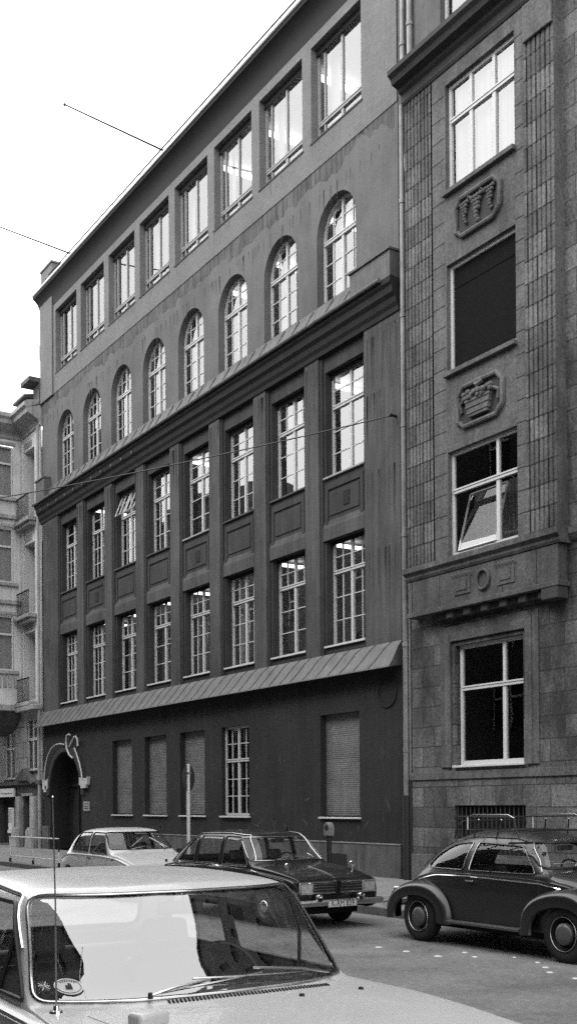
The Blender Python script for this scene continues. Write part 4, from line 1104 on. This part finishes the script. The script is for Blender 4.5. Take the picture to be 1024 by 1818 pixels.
# ---- the light saloon in the foreground
def saloon():
    r = thing('saloon_car', 'light grey saloon filling the foreground, seen over its bonnet, roof and windscreen', 'car', (-2.97, 2.475, 0))
    sp = dict(length=4.68, wx=-1.7, rx=-3.7, axles=(-.84, -3.59), arch=.37, zw=.32, tumble=.20, K=30, crown=.014,
        W=[(0, .80), (-.06, .84), (-.4, .88), (-1, .895), (-3.6, .895), (-4.4, .86), (-4.62, .83), (-4.68, .79)],
        zs=[(0, .68), (-.05, .80), (-.3, .87), (-.9, .900), (-1.5, .912), (-2.4, .925), (-3.6, .915), (-4.3, .89), (-4.62, .84), (-4.68, .72)],
        zl=[(0, .36), (-.2, .26), (-.6, .24), (-4.1, .24), (-4.5, .30), (-4.68, .40)],
        Yg=[(0, .76), (-.3, .81), (-1.30, .86), (-1.48, .845), (-1.62, .832), (-3.7, .81), (-3.95, .80), (-4.4, .80), (-4.68, .74)],
        n=[(0, 6.), (-1.3, 7.), (-1.6, 9.), (-2.0, 9.), (-3.5, 9.), (-3.9, 6.), (-4.68, 6.)],
        bow=[(0, .0), (-1.1, .0), (-1.35, .22), (-1.7, .26), (-1.95, .20), (-2.15, .10), (-2.5, 0), (-3.1, 0), (-3.4, -.10), (-3.8, -.10), (-4.0, 0), (-4.68, 0)],
        prof=[(0, .68), (-.04, .80), (-.12, .845), (-.5, .905), (-1.0, .935), (-1.38, .945), (-1.425, .950), (-1.45, .965), (-1.64, 1.20), (-1.82, 1.385), (-1.85, 1.405), (-1.90, 1.422), (-2.2, 1.44), (-2.7, 1.45), (-3.2, 1.44), (-3.48, 1.415), (-3.53, 1.395), (-3.62, 1.23), (-3.80, 1.0), (-3.84, .985), (-4.2, .965), (-4.55, .92), (-4.64, .86), (-4.68, .75)],
        extra=[-1.40, -1.42, -1.44, -1.46, -1.475, -1.49, -1.53, -1.57, -1.62, -1.68, -1.72, -1.78, -1.82, -1.87, -1.885, -1.91, -1.93, -1.96, -1.98, -2.02, -2.07])
    h = Hull(sp)
    ws = rounded([(-.800, .958), (.800, .958), (.705, 1.385), (-.705, 1.385)], [.05, .05, .08, .08], 5)
    g, pts = opening(h, r, ws, 'front', xr=(-2.15, -1.35), trim='dchrome', tr=.006, pane='windscreen', gm='wscreen')
    for sd in (-1, 1):
        for nm, P in (('front', [(-2.74, .955), (-1.76, .955), (-1.80, 1.0), (-2.14, 1.345), (-2.78, 1.355)]), ('rear', [(-3.62, .955), (-2.86, .955), (-2.88, 1.355), (-3.30, 1.345), (-3.48, 1.20)])):
            gg, _ = opening(h, r, rounded(P, .035, 3), 'side', sd, trim=None, tr=.008, pane='side_window')
            if nm == 'front': MB().tube([h.side(-2.10, .96, sd, .002), h.side(-2.02, 1.2, sd, .002)], .010, 6).build('vent_window_frame', 'rubber', gg, smooth=True)
    opening(h, r, rounded([(-.62, 1.03), (.62, 1.03), (.56, 1.34), (-.56, 1.34)], .07, 4), 'front', xr=(-3.95, -3.3), trim='chrome', tr=.01, pane='rear_window')
    # chrome belt, gutters, shut lines, cowl louvres, bonnet seam, washers
    for sd in (-1, 1):
        strip_side(h, 'belt_trim', 'chrome', r, [(-1.40, .898), (-2.4, .912), (-3.7, .905)], sd, .009, .010)
        strip_side(h, 'side_trim', 'chrome', r, [(-.5, .70), (-4.2, .72)], sd, .008)
        strip_side(h, 'drip_rail', 'chrome', r, [(-1.90, 1.16), (-2.12, 1.375), (-2.5, 1.395), (-3.2, 1.385), (-3.45, 1.25)], sd, .008, .008)
        strip_side(h, 'door_gap', 'rubber', r, [(-1.62, .90), (-1.60, .6), (-1.62, .36)], sd, .005, .0)
        strip_side(h, 'door_gap', 'rubber', r, [(-2.80, .91), (-2.82, .3)], sd, .005, .0)
        strip_top(h, 'bonnet_gap', 'rubber', r, [(-.2, sd * .66), (-.9, sd * .67), (-1.36, sd * .69)], .0025, -.001) if sd < 0 else None
        m = MB(); p = h.side(-1.9, .84, sd, .02); m.box(p.x - .3, p.x - .16, p.y - .012, p.y + .012, .83, .85); m.build('door_handle', 'chrome', r, bevel=.005)
    m = MB()
    for k in range(46):
        y = -.30 + .84 * k / 45; x = -1.405 + .10 * (y / .75) ** 2 * -.6
        a = h.down(x + .024, y - .002, .0025); b = h.down(x - .022, y + .012, .0025); m.beam(a, b, .009, .003)
    m.build('cowl_louvres', 'under', r)
    m = MB()
    for x, y in ((-1.25, .28), (-1.27, .62)): p = h.down(x, y); m.lathe([(0, .012), (.011, .011), (.013, 0)], (p.x, p.y, p.z), 'z', 12)
    m.build('washer_jets', 'rubber', r, smooth=True)
    # wipers
    wiper(h, r, (-.37, .952), (-.06, 1.0), (-.31, .968), (.22, 1.008), r_=.007, lift=.022)
    wiper(h, r, (.62, .958), (.18, 1.03), (.56, .985), (-.14, 1.012), r_=.007, lift=.022)
    # aerial
    p = h.down(-1.52, -.765); a = MB().lathe([(0, .03), (.012, .03), (.014, .012), (.026, .008), (.03, 0)], tuple(p), 'z', 16).build('aerial', 'chrome', r, smooth=True)
    MB().tube([p + Vector((0, 0, .02)), p + Vector((-.005, 0, .45)), p + Vector((-.02, -.004, .9))], .0042, 6, r2=.0028).build('rod', 'dchrome', a, smooth=True)
    MB().lathe([(0, -.006), (.006, 0), (0, .006)], tuple(p + Vector((-.02, -.004, .9))), 'z', 8).build('tip', 'chrome', a)
    # fender mirror
    p = h.down(-.98, -.60); mm = rbox('bonnet_mirror', 'silver', r, (p.x, p.y, p.z + .045), (.09, .15, .065), .02, (0, 0, .25))
    MB().tube([(0, 0, -.03), (-.01, 0, -.06)], .012, 8).build('stalk', 'chrome', mm); MB().box(-.046, -.0455, -.06, .06, -.02, .022).build('mirror_glass', 'chrome', mm)
    # oval badge and round sticker behind the screen, lower corner
    def screen_disc(y, z, a, b, off): return [h.front(y + a * math.cos(2 * PI * k / 28), z + b * math.sin(2 * PI * k / 28), 1, off) for k in range(28)]
    s_ = MB().poly(screen_disc(-.66, 1.015, .052, .031, .004)).build('oval_sticker', 'plate', r)
    m = MB(); q = screen_disc(-.66, 1.015, .045, .025, .0055); m.tube(q, .0012, 4, closed=True)
    for y, z, a, b in ((-.66, 1.011, .012, .008), (-.655, 1.022, .006, .005)): m.poly([h.front(y + sx * a, z + sz * b, 1, .0055) for sx, sz in ((-1, -1), (1, -1), (1, 1), (-1, 1))])
    for k in range(7): y = -.684 + .008 * k; m.poly([h.front(y + sx * .002, 1.034 - .0004 * (k - 3) ** 2 + sz * .0025, 1, .0055) for sx, sz in ((-1, -1), (1, -1), (1, 1), (-1, 1))])
    m.build('sticker_print', 'ink', s_)
    m = MB()
    for k in range(6): a = PI * k / 6; m.tube([h.front(-.745 + .02 * math.cos(a) * t, 1.015 + .02 * math.sin(a) * t, 1, .004) for t in (-1, 1)], .0022, 4)
    m.build('round_sticker', 'dchrome', r)
    interior(r, sp, (-2.72, .72, .5), (-1.80, 0, .87), (-2.12, .39, .91, .185), (-3.5, .70), mirror=(-1.92, .02, 1.30))
    h.finish('body', 'silver', r)
    for x in sp['axles']:
        for sd in (-1, 1): wheel(r, x, sd * .72, .32, .17, sd, ('silver', 'chrome', .12))
    # front end (below the frame) and bumpers
    m = MB(); m.box(-.02, .05, -.28, .28, .48, .80)
    gr = m.build('radiator_grille', 'chrome', r, bevel=.02); m = MB()
    for k in range(9): m.box(.051, .056, -.25, .25, .50 + .032 * k, .512 + .032 * k)
    m.build('grille_bars', 'rubber', gr)
    for y in (-.62, .62): rbox('headlamp', 'lens', r, (-.0, y, .66), (.08, .2, .26), .03)
    for x in (.08, -4.74): rbox('bumper', 'chrome', r, (x, 0, .46), (.10, 1.74, .13), .04)
    for y in (-.7, .7): rbox('tail_lamp', 'dchrome', r, (-4.66, y, .70), (.05, .28, .12), .02)
    return r

def hatch(kind):
    big = kind == 'dark'
    if big:
        r = thing('family_car', 'dark five-door hatchback with chrome-edged windows and grille parked along the kerb', 'car', (-13.30, 9.30, 0)); r.scale = (1, .95, .955)
        sp = dict(length=4.24, wx=-1.45, rx=-3.6, axles=(-.86, -3.58), arch=.35, zw=.31, tumble=.17, K=20, crown=.015,
            W=[(0, .72), (-.05, .78), (-.3, .80), (-1, .815), (-3.6, .815), (-4.1, .79), (-4.24, .74)],
            zs=[(0, .60), (-.06, .72), (-.3, .77), (-1.0, .83), (-1.6, .86), (-3.5, .87), (-4.05, .82), (-4.24, .68)],
            zl=[(0, .36), (-.2, .28), (-4.0, .28), (-4.24, .42)],
            Yg=[(0, .66), (-.3, .72), (-1.0, .755), (-1.3, .745), (-3.4, .74), (-4.24, .66)],
            n=[(0, 5.), (-1.3, 6.), (-1.8, 6.5), (-3.3, 6.), (-4.24, 5.)],
            bow=[(0, 0), (-.8, 0), (-1.1, .10), (-1.7, .09), (-2.0, 0), (-4.24, 0)],
            prof=[(0, .62), (-.05, .745), (-.14, .79), (-.5, .865), (-.95, .925), (-1.14, .945), (-1.18, .965), (-1.40, 1.17), (-1.60, 1.37), (-1.64, 1.395), (-1.72, 1.415), (-2.2, 1.445), (-2.8, 1.445), (-3.15, 1.41), (-3.3, 1.37), (-3.6, 1.16), (-3.95, .90), (-4.1, .83), (-4.2, .74), (-4.24, .62)],
            extra=[-1.16, -1.2, -1.58, -1.62, -1.66, -1.69])
        X = dict(paint='black', wsp=[(-.70, .985), (.70, .985), (.615, 1.345), (-.615, 1.345)], wsx=(-1.9, -1.0),
            sides=[[(-2.14, .905), (-1.34, .905), (-1.74, 1.345), (-2.16, 1.352)], [(-2.98, .905), (-2.22, .905), (-2.24, 1.352), (-2.94, 1.345)], [(-3.62, .905), (-3.06, .905), (-3.03, 1.33), (-3.16, 1.30)]],
            rear=[(-.58, .98), (.58, .98), (.5, 1.33), (-.5, 1.33)], rx=(-3.95, -3.2), seats=(-2.2, .68, .5), dash=(-1.45, 0, .83), sw=(-1.80, .36, .90, .19), rs=(-3.0, .66), im=(-1.62, 0, 1.28), belt=[(-.25, .735), (-1.2, .845), (-2.4, .872), (-3.9, .82)])
    else:
        r = thing('small_white_car', 'small white hatchback parked behind the dark hatchback at the kerb', 'car', (-18.85, 9.33, 0)); r.scale = (1, 1, .955)
        sp = dict(length=3.52, wx=-1.15, rx=-3.0, axles=(-.55, -2.97), arch=.33, zw=.29, tumble=.20, K=20, crown=.015,
            W=[(0, .68), (-.06, .74), (-.3, .755), (-2.9, .76), (-3.4, .73), (-3.52, .68)],
            zs=[(0, .58), (-.06, .70), (-.3, .77), (-.8, .84), (-1.6, .865), (-2.8, .865), (-3.35, .78), (-3.52, .6)],
            zl=[(0, .36), (-.2, .27), (-3.3, .27), (-3.52, .38)],
            Yg=[(0, .64), (-.3, .69), (-.8, .72), (-1.1, .715), (-2.8, .71), (-3.52, .62)],
            n=[(0, 5.), (-1.1, 6.), (-2.7, 5.5), (-3.52, 5.)],
            bow=[(0, 0), (-.6, 0), (-.85, .10), (-1.4, .09), (-1.7, 0), (-3.52, 0)],
            prof=[(0, .60), (-.05, .72), (-.14, .775), (-.5, .87), (-.82, .93), (-.87, .95), (-.9, .97), (-1.1, 1.15), (-1.32, 1.35), (-1.36, 1.37), (-1.45, 1.39), (-1.9, 1.41), (-2.4, 1.395), (-2.72, 1.36), (-2.85, 1.30), (-3.05, 1.12), (-3.25, .92), (-3.38, .80), (-3.5, .68), (-3.52, .58)],
            extra=[-.86, -.88, -.92, -1.3, -1.34, -1.38, -1.41])
        X = dict(paint='cream', wsp=[(-.66, .985), (.66, .985), (.575, 1.325), (-.575, 1.325)], wsx=(-1.6, -.7),
            sides=[[(-1.94, .90), (-1.10, .90), (-1.46, 1.31), (-1.98, 1.318)], [(-2.86, .91), (-2.04, .90), (-2.08, 1.318), (-2.66, 1.295)]],
            rear=[(-.55, .98), (.55, .98), (.48, 1.28), (-.48, 1.28)], rx=(-3.35, -2.7), seats=(-1.85, .68, .45), dash=(-1.18, 0, .83), sw=(-1.5, .34, .90, .18), rs=(-2.6, .64), im=(-1.36, 0, 1.24), belt=None)
    h = Hull(sp)
    opening(h, r, rounded(X['wsp'], [.05, .05, .07, .07], 4), 'front', xr=X['wsx'], trim='dchrome' if big else None, tr=.006, pane='windscreen')
    for sd in (-1, 1):
        for P in X['sides']: opening(h, r, rounded(P, .035, 3), 'side', sd, trim=None, tr=.008, pane='side_window')
    opening(h, r, rounded(X['rear'], .06, 4), 'front', xr=X['rx'], trim=None, pane='rear_window')
    wiper(h, r, (-.30, .965), (.02, 1.02), (-.18, 1.0) if big else (-.25, 1.03), (.26, 1.02) if big else (.05, 1.2))
    wiper(h, r, (.42, .965), (.34, 1.05), (.1, 1.03) if big else (.20, 1.2), (.5, 1.0))
    for sd in (-1, 1):
        if big:
            strip_side(h, 'belt_trim', 'chrome', r, X['belt'], sd, .007, .007); strip_side(h, 'window_sill_trim', 'chrome', r, [(-1.36, .89), (-3.62, .888)], sd, .006, .006)
            strip_side(h, 'drip_rail', 'dchrome', r, [(-1.28, .97), (-1.66, 1.37), (-2.1, 1.398), (-3.1, 1.375), (-3.5, 1.14), (-3.9, .88)], sd, .009, .01)
        for x in ((-1.30, -2.18, -3.02) if big else (-1.05, -2.0)): strip_side(h, 'door_gap', 'rubber', r, [(x, .86), (x, .34)], sd, .004, .0)
        for x in ((-2.05, -2.9) if big else (-1.88,)):
            p = h.side(x, .80, sd, .014); MB().box(p.x - .06, p.x + .06, p.y - .01, p.y + .01, .79, .81).build('door_handle', 'chrome' if big else 'rubber', r, bevel=.004)
    interior(r, sp, X['seats'], X['dash'], X['sw'], X['rs'], mirror=X['im'], inner=.6)
    # front: grille panel with headlamps
    zb, zt = (.52, .72) if big else (.50, .68)
    pn = MB().box(-.06, .012, -.70 if big else -.66, .70 if big else .66, zb, zt).build('grille', 'rubber', r, bevel=.01)
    m = MB()
    for k in range(4): m.box(.013, .018, -.44, .44, zb + .03 + .042 * k, zb + .038 + .042 * k)
    if big:
        for a, b in ((-.46, -.05), (.05, .46)):
            m.box(a, b, .0, .0, 0, 0); m.tube([(.018, a, zb + .02), (.018, b, zb + .02), (.018, b, zt - .015), (.018, a, zt - .015)], .006, 6, closed=True)
    m.build('grille_bars', 'dchrome', pn)
    for y in (-.575, .575):
        hl = rbox('headlamp', 'lampg', r, (.012, y, (zb + zt) / 2 + .005), (.05, .24 if big else .2, .17), .02)
        MB().box(-.02, .0, -.09, .09, -.065, .065).build('reflector', 'chrome', hl)
        MB().tube([(.032, sy * .11, sz * .082) for sy, sz in ((-1, -1), (1, -1), (1, 1), (-1, 1))], .011, 6, closed=True).build('lamp_surround', 'chrome', hl)
    if big:
        for y in (-.40, .36):
            fl = MB().lathe([(0, .05), (.05, .045), (.062, .02), (.05, -.03), (0, -.05)], (.09, y, .48), 'x', 20).build('fog_lamp', 'chrome', r, smooth=True)
            MB().tube([(.09, y, .44), (.07, y, .40)], .014, 6).build('stem', 'chrome', fl)
        # raised central crease of the bonnet with a V at the grille
        strip_top(h, 'bonnet_crease', 'dchrome', r, [(-.03, .0), (-.75, .0)], .007, .004)
        rbox('nose_panel', 'black', r, (.0, 0, .62), (.07, .11, .22), .02)
        pl = MB().box(.13, .14, -.26, .26, .335, .445).build('number_plate', 'plate', r)
        m = MB().tube([(.142, sy * .255, .39 + sz * .05) for sy, sz in ((-1, -1), (1, -1), (1, 1), (-1, 1))], .004, 4, closed=True).build('plate_border', 'ink', pl)
        mt_ = Matrix(((0, 0, 1, .1425), (1, 0, 0, 0), (0, 1, 0, .388), (0, 0, 0, 1)))
        text_mesh('registration', 'K-RM 839', .115, 'ink', pl, mt_, .001, .88)
        for y in (-.60, .60):
            p = h.down(-.42 if y < 0 else -.42, y); mm = MB().lathe([(0, -.05), (.035, -.035), (.05, 0), (.045, .02), (0, .022)], (p.x, p.y + .0, p.z + .10), 'x', 18).build('wing_mirror', 'chrome', r, smooth=True)
            MB().tube([(p.x, p.y, p.z - .01), (p.x, p.y, p.z + .07)], .010, 6).build('stem', 'chrome', mm)
    else:
        p = h.down(-.12, .06); MB().box(p.x - .02, p.x + .01, p.y - .02, p.y + .02, p.z, p.z + .05).build('bonnet_badge', 'rubber', r)
        p = h.side(-.78, .80, -1, .005); MB().box(p.x - .03, p.x + .03, p.y - .006, p.y + .01, .785, .815).build('side_repeater', 'rubber', r)
        p = h.side(-1.02, .9, 1, .08); rbox('door_mirror', 'rubber', r, (p.x, p.y, .94), (.03, .12, .08), .01)
    rbox('bumper', 'dchrome' if big else 'rubber', r, (.06, 0, .40 if big else .38), (.09, 1.62 if big else 1.46, .10), .035)
    rbox('bumper', 'dchrome' if big else 'rubber', r, (-sp['length'] - .03, 0, .42), (.09, 1.55 if big else 1.42, .10), .035)
    for y in (-.6, .6): rbox('tail_lamp', 'dchrome', r, (-sp['length'] + .03, y, .64), (.05, .2, .14), .02)
    h.finish('body', X['paint'], r)
    for x in sp['axles']:
        for sd in (-1, 1): wheel(r, x, sd * .67, .31 if big else .29, .15, sd, ('rimp', 'chrome', .10))
    return r

def beetle():
    r = thing('round_car', 'dark two-door rounded car with bulging wings, chrome waist line and a roof rack', 'car', (-8.15, 10.03, 0))
    sp = dict(length=4.12, wx=-1.25, rx=-3.4, axles=(), arch=.3, zw=.33, tumble=.30, K=24, crown=.03,
        W=[(0, .25), (-.10, .36), (-.4, .47), (-.75, .56), (-1.1, .665), (-1.5, .69), (-2.5, .70), (-3.05, .67), (-3.55, .56), (-3.95, .42), (-4.12, .25)],
        zs=[(0, .40), (-.10, .56), (-.3, .66), (-.7, .80), (-1.1, .89), (-1.6, .92), (-2.5, .925), (-3.05, .905), (-3.45, .84), (-3.85, .68), (-4.12, .42)],
        zl=[(0, .34), (-.3, .30), (-3.7, .30), (-3.98, .36)],
        Yg=[(0, .22), (-.10, .33), (-.4, .44), (-.75, .53), (-1.1, .63), (-1.5, .66), (-2.5, .665), (-3.05, .635), (-3.55, .53), (-3.95, .39), (-4.12, .22)],
        n=[(0, 2.2), (-.95, 2.6), (-1.15, 4.2), (-1.6, 3.7), (-2.5, 3.1), (-3.15, 2.7), (-3.65, 2.4), (-4.12, 2.2)],
        bow=[(0, 0), (-.9, 0), (-1.1, .06), (-1.4, .06), (-1.6, 0), (-4.12, 0)],
        prof=[(0, .42), (-.08, .58), (-.2, .70), (-.4, .81), (-.65, .915), (-.9, .975), (-1.06, 1.0), (-1.09, 1.02), (-1.24, 1.19), (-1.38, 1.335), (-1.42, 1.36), (-1.50, 1.385), (-1.80, 1.44), (-2.2, 1.465), (-2.65, 1.44), (-3.1, 1.34), (-3.4, 1.18), (-3.72, .92), (-3.98, .64), (-4.12, .42)],
        extra=[-1.07, -1.11, -1.36, -1.40, -1.44, -1.47])
    h = Hull(sp)
    opening(h, r, rounded([(-.59, 1.03), (.59, 1.03), (.51, 1.315), (-.51, 1.315)], [.06, .06, .1, .1], 5), 'front', xr=(-1.65, -.98), trim=None, tr=.010, pane='windscreen')
    for sd in (-1, 1):
        opening(h, r, rounded([(-2.42, .96), (-1.30, .96), (-1.36, 1.04), (-1.60, 1.275), (-2.40, 1.30)], [.03, .05, .05, .12, .03], 5), 'side', sd, trim='dchrome', tr=.005, pane='door_window')
        opening(h, r, rounded([(-3.30, .96), (-2.53, .96), (-2.51, 1.30), (-2.86, 1.27), (-3.14, 1.13)], [.06, .03, .03, .12, .1], 5), 'side', sd, trim='dchrome', tr=.005, pane='quarter_window')
        strip_side(h, 'waist_trim', 'chrome', r, [(-.5, .70), (-.9, .80), (-1.2, .858), (-2.4, .888), (-3.05, .872), (-3.5, .79)], sd, .008, .008)
        strip_side(h, 'drip_rail', 'dchrome', r, [(-1.22, .99), (-1.32, 1.12), (-1.52, 1.31), (-1.8, 1.355), (-2.5, 1.365), (-2.98, 1.30), (-3.3, 1.13), (-3.52, .95)], sd, .007, .006)
        for P in ([(-2.475, .955), (-2.49, .36)], [(-1.22, .93), (-1.20, .36)]): strip_side(h, 'door_gap', 'rubber', r, P, sd, .004, 0)
        p = h.side(-2.32, .825, sd, .02); dh = MB().box(p.x - .09, p.x + .04, p.y - .012, p.y + .012, .825, .845).build('door_handle', 'chrome', r, bevel=.005)
        # wings: a bulging shell swept over each wheel
        for ax, L0, L1, zt, yi, yo in ((-.78, .52, .76, .835, .42, .775), (-3.32, .62, .72, .80, .44, .775)):
            rows = []; nu = 28
            for i in range(nu + 1):
                u = i / nu; a = PI * (1.0 - u) * 1.06 - .09
                ca, sa = math.cos(a), math.sin(a); ex = (L0 if ca > 0 else L1)
                ox, oz = ca * ex, max(sa, -.1)
                row = []
                for j in range(13):
                    v = j / 12; b = v * PI / 2
                    # outer lip at v=1 follows the wheel opening, v=0 meets the body
                    k = (1 - (1 - math.cos(b)) * .20); y = yi + (yo - yi) * math.sin(b) ** .85
                    zz = .30 + (zt - .30) * (max(oz, 0) ** .72 if oz > 0 else oz) * k
                    row.append((ax + ox * k, sd * y, zz))
                q = .39
                row.append((ax + ox * .66 * 1.0, sd * (yo + .0), .30 + (zt - .30) * (max(oz, 0) ** .72 if oz > 0 else oz) * .60))
                row.append((ax + ox * .64, sd * (yo - .03), .30 + (zt - .30) * (max(oz, 0) ** .72 if oz > 0 else oz) * .58))
                rows.append(row)
            MB().grid(rows).build('wing', 'broof' if False else 'bdark', r, smooth=True)
        rb = MB(); rb.prism([(.60, .29), (.745, .285), (.75, .31), (.70, .325), (.60, .33)], -2.80, -1.46, 'x'); rb.v = [(a, sd * b, c) for a, b, c in rb.v]; rb.build('running_board', 'bhub', r)
    # contrasting paint on the upper shell reads as dusty sky-lit roof: the same paint, no copy
    interior(r, sp, (-2.2, .68, .45), (-1.25, 0, .88), (-1.62, .33, .92, .19), (-3.05, .70), mirror=(-1.44, 0, 1.25), head=False, inner=.5)
    wiper(h, r, (-.22, 1.02), (-.12, 1.075), (-.45, 1.07), (-.05, 1.07)); wiper(h, r, (.24, 1.02), (.15, 1.075), (-.02, 1.07), (.42, 1.07))
    h.finish('body', 'bdark', r)
    for x in (-.78, -3.32):
        for sd in (-1, 1): wheel(r, x, sd * .655, .325, .145, sd, ('bdark', 'bhub', .125, 'dchrome'))
    for y in (-.56, .56):
        hl = MB().lathe([(0, .05), (.07, .04), (.095, .0), (.09, -.1), (.05, -.22)], (-.18, y, .66), 'x', 24).build('headlamp', 'chrome', r, smooth=True)
        tl = rbox('tail_lamp', 'dchrome', r, (-3.96, y * .98, .60), (.14, .11, .15), .04)
    for x, s_ in ((.06, 1), (-4.2, -1)):
        b = MB().tube([(x - s_ * .22, -.74, .42), (x - s_ * .05, -.62, .42), (x, -.3, .42), (x, .3, .42), (x - s_ * .05, .62, .42), (x - s_ * .22, .74, .42)], .045, 8).build('bumper', 'chrome', r, smooth=True)
        for y in (-.42, .42): MB().tube([(x + s_ * .04, y, .30), (x + s_ * .06, y, .45), (x + s_ * .03, y, .57)], .028, 8).build('over_rider', 'chrome', b, smooth=True)
    # roof rack: clamps on the gutter, rails, hoops
    rk = thing('roof_rack', 'thin tubular roof rack clamped to the roof of the rounded dark car', 'roof rack', (-8.15, 10.03, 0))
    m = MB(); zt = 1.645; xa, xb = -2.66, -1.72
    def hoop(x, z, lean): return [(x + lean, -.585, 1.345), (x + lean * .4, -.58, 1.50), (x, -.56, z - .02), (x, -.53, z), (x, .53, z), (x, .56, z - .02), (x + lean * .4, .58, 1.50), (x + lean, .585, 1.345)]
    MB().tube(hoop(xa, zt - .08, -.1), .009, 6).build('rear_hoop', 'iron', rk, smooth=True)
    MB().tube(hoop(xb, zt - .02, .12), .009, 6).build('front_hoop', 'iron', rk, smooth=True)
    for y in (-.56, .56):
        MB().tube([(xa + .12, y, zt - .19), (xa + .12, y, zt - .03), (xa + .2, y, zt), (xb - .1, y, zt), (xb - .0, y, zt - .04)], .0085, 6).build('side_rail', 'dchrome', rk, smooth=True)
    m = MB()
    for k in range(5): x = xa + .14 + k * .26; m.tube([(x, -.56, zt - .19), (x, .56, zt - .19)], .007, 6)
    m.tube([(xa + .1, -.56, zt - .19), (xb, -.56, zt - .19)], .007, 6); m.tube([(xa + .1, .56, zt - .19), (xb, .56, zt - .19)], .007, 6)
    m.build('load_bars', 'iron', rk)
    for x in (-2.36, -1.96):
        for y in (-1, 1):
            c = MB().tube([(x - .02, y * .605, 1.35), (x + .04, y * .57, zt - .06)], .010, 6).build('clamp_leg', 'iron', rk, smooth=True)
            MB().lathe([(0, -.016), (.014, 0), (0, .016)], (x + .04, y * .57, zt - .06), 'z', 8).build('clamp_knob', 'chrome', c, smooth=True)
    return r

saloon(); hatch('dark'); hatch('white'); beetle()


# ------------------------------------------------------------------ camera, light
cam = bpy.data.cameras.new('camera'); co = bpy.data.objects.new('camera', cam); COL.objects.link(co); SC.camera = co
yaw, pit, rol = [math.radians(v) for v in (32.527, .454, -.388)]
f0 = Vector((-math.cos(yaw), math.sin(yaw), 0)); r0 = Vector((math.sin(yaw), math.cos(yaw), 0)); u0 = Vector((0, 0, 1))
fw = f0 * math.cos(pit) + u0 * math.sin(pit); up = -f0 * math.sin(pit) + u0 * math.cos(pit)
rr = r0 * math.cos(rol) + up * math.sin(rol); uu = -r0 * math.sin(rol) + up * math.cos(rol)
mt = Matrix((rr, uu, -fw)).transposed().to_4x4(); mt.translation = (0, 0, 1.8); co.matrix_world = mt
cam.sensor_fit = 'VERTICAL'; cam.sensor_height = 36; cam.lens = 2000 / 1818 * 36; cam.shift_y = (1410.68 - 909) / 1818
cam.clip_start = .05; cam.clip_end = 2000
W = bpy.data.worlds.new('World'); SC.world = W; W.use_nodes = True; nt = W.node_tree; nt.nodes.clear()
out = N(nt, 'ShaderNodeOutputWorld'); bg = N(nt, 'ShaderNodeBackground'); sky = N(nt, 'ShaderNodeTexSky')
SE, SR = math.radians(48), math.radians(200)
sky.sky_type = 'NISHITA'; sky.sun_disc = False; sky.sun_elevation = SE; sky.sun_rotation = SR; sky.air_density = 1.0; sky.dust_density = 6.0; sky.ozone_density = 1
bw = N(nt, 'ShaderNodeRGBToBW'); nt.links.new(sky.outputs[0], bw.inputs[0])
v = _math(nt, 'ADD', _math(nt, 'MULTIPLY', bw.outputs[0], .3), 24.)       # a closed white cloud layer over the clear-sky glow
cc = N(nt, 'ShaderNodeCombineColor')
for i in range(3): nt.links.new(v, cc.inputs[i])
nt.links.new(cc.outputs[0], bg.inputs[0]); bg.inputs[1].default_value = .12; nt.links.new(bg.outputs[0], out.inputs[0])
sun = bpy.data.lights.new('sun', 'SUN'); sun.energy = 1.3; sun.angle = math.radians(20); so = bpy.data.objects.new('sun', sun); COL.objects.link(so)
dv = Vector((math.sin(SR) * math.cos(SE), math.cos(SR) * math.cos(SE), math.sin(SE)))
so.rotation_euler = dv.to_track_quat('Z', 'Y').to_euler()
SC.view_settings.view_transform = 'Standard'; SC.view_settings.look = 'None'; SC.view_settings.exposure = 0.22; SC.view_settings.gamma = 1
SC.render.engine = 'CYCLES'; SC.cycles.use_denoising = False; SC.cycles.max_bounces = 8; SC.cycles.transparent_max_bounces = 16
SC.cycles.use_adaptive_sampling = False; SC.cycles.sample_clamp_indirect = 2.5
try: SC.cycles.denoiser = 'OPENIMAGEDENOISE'
except Exception: pass
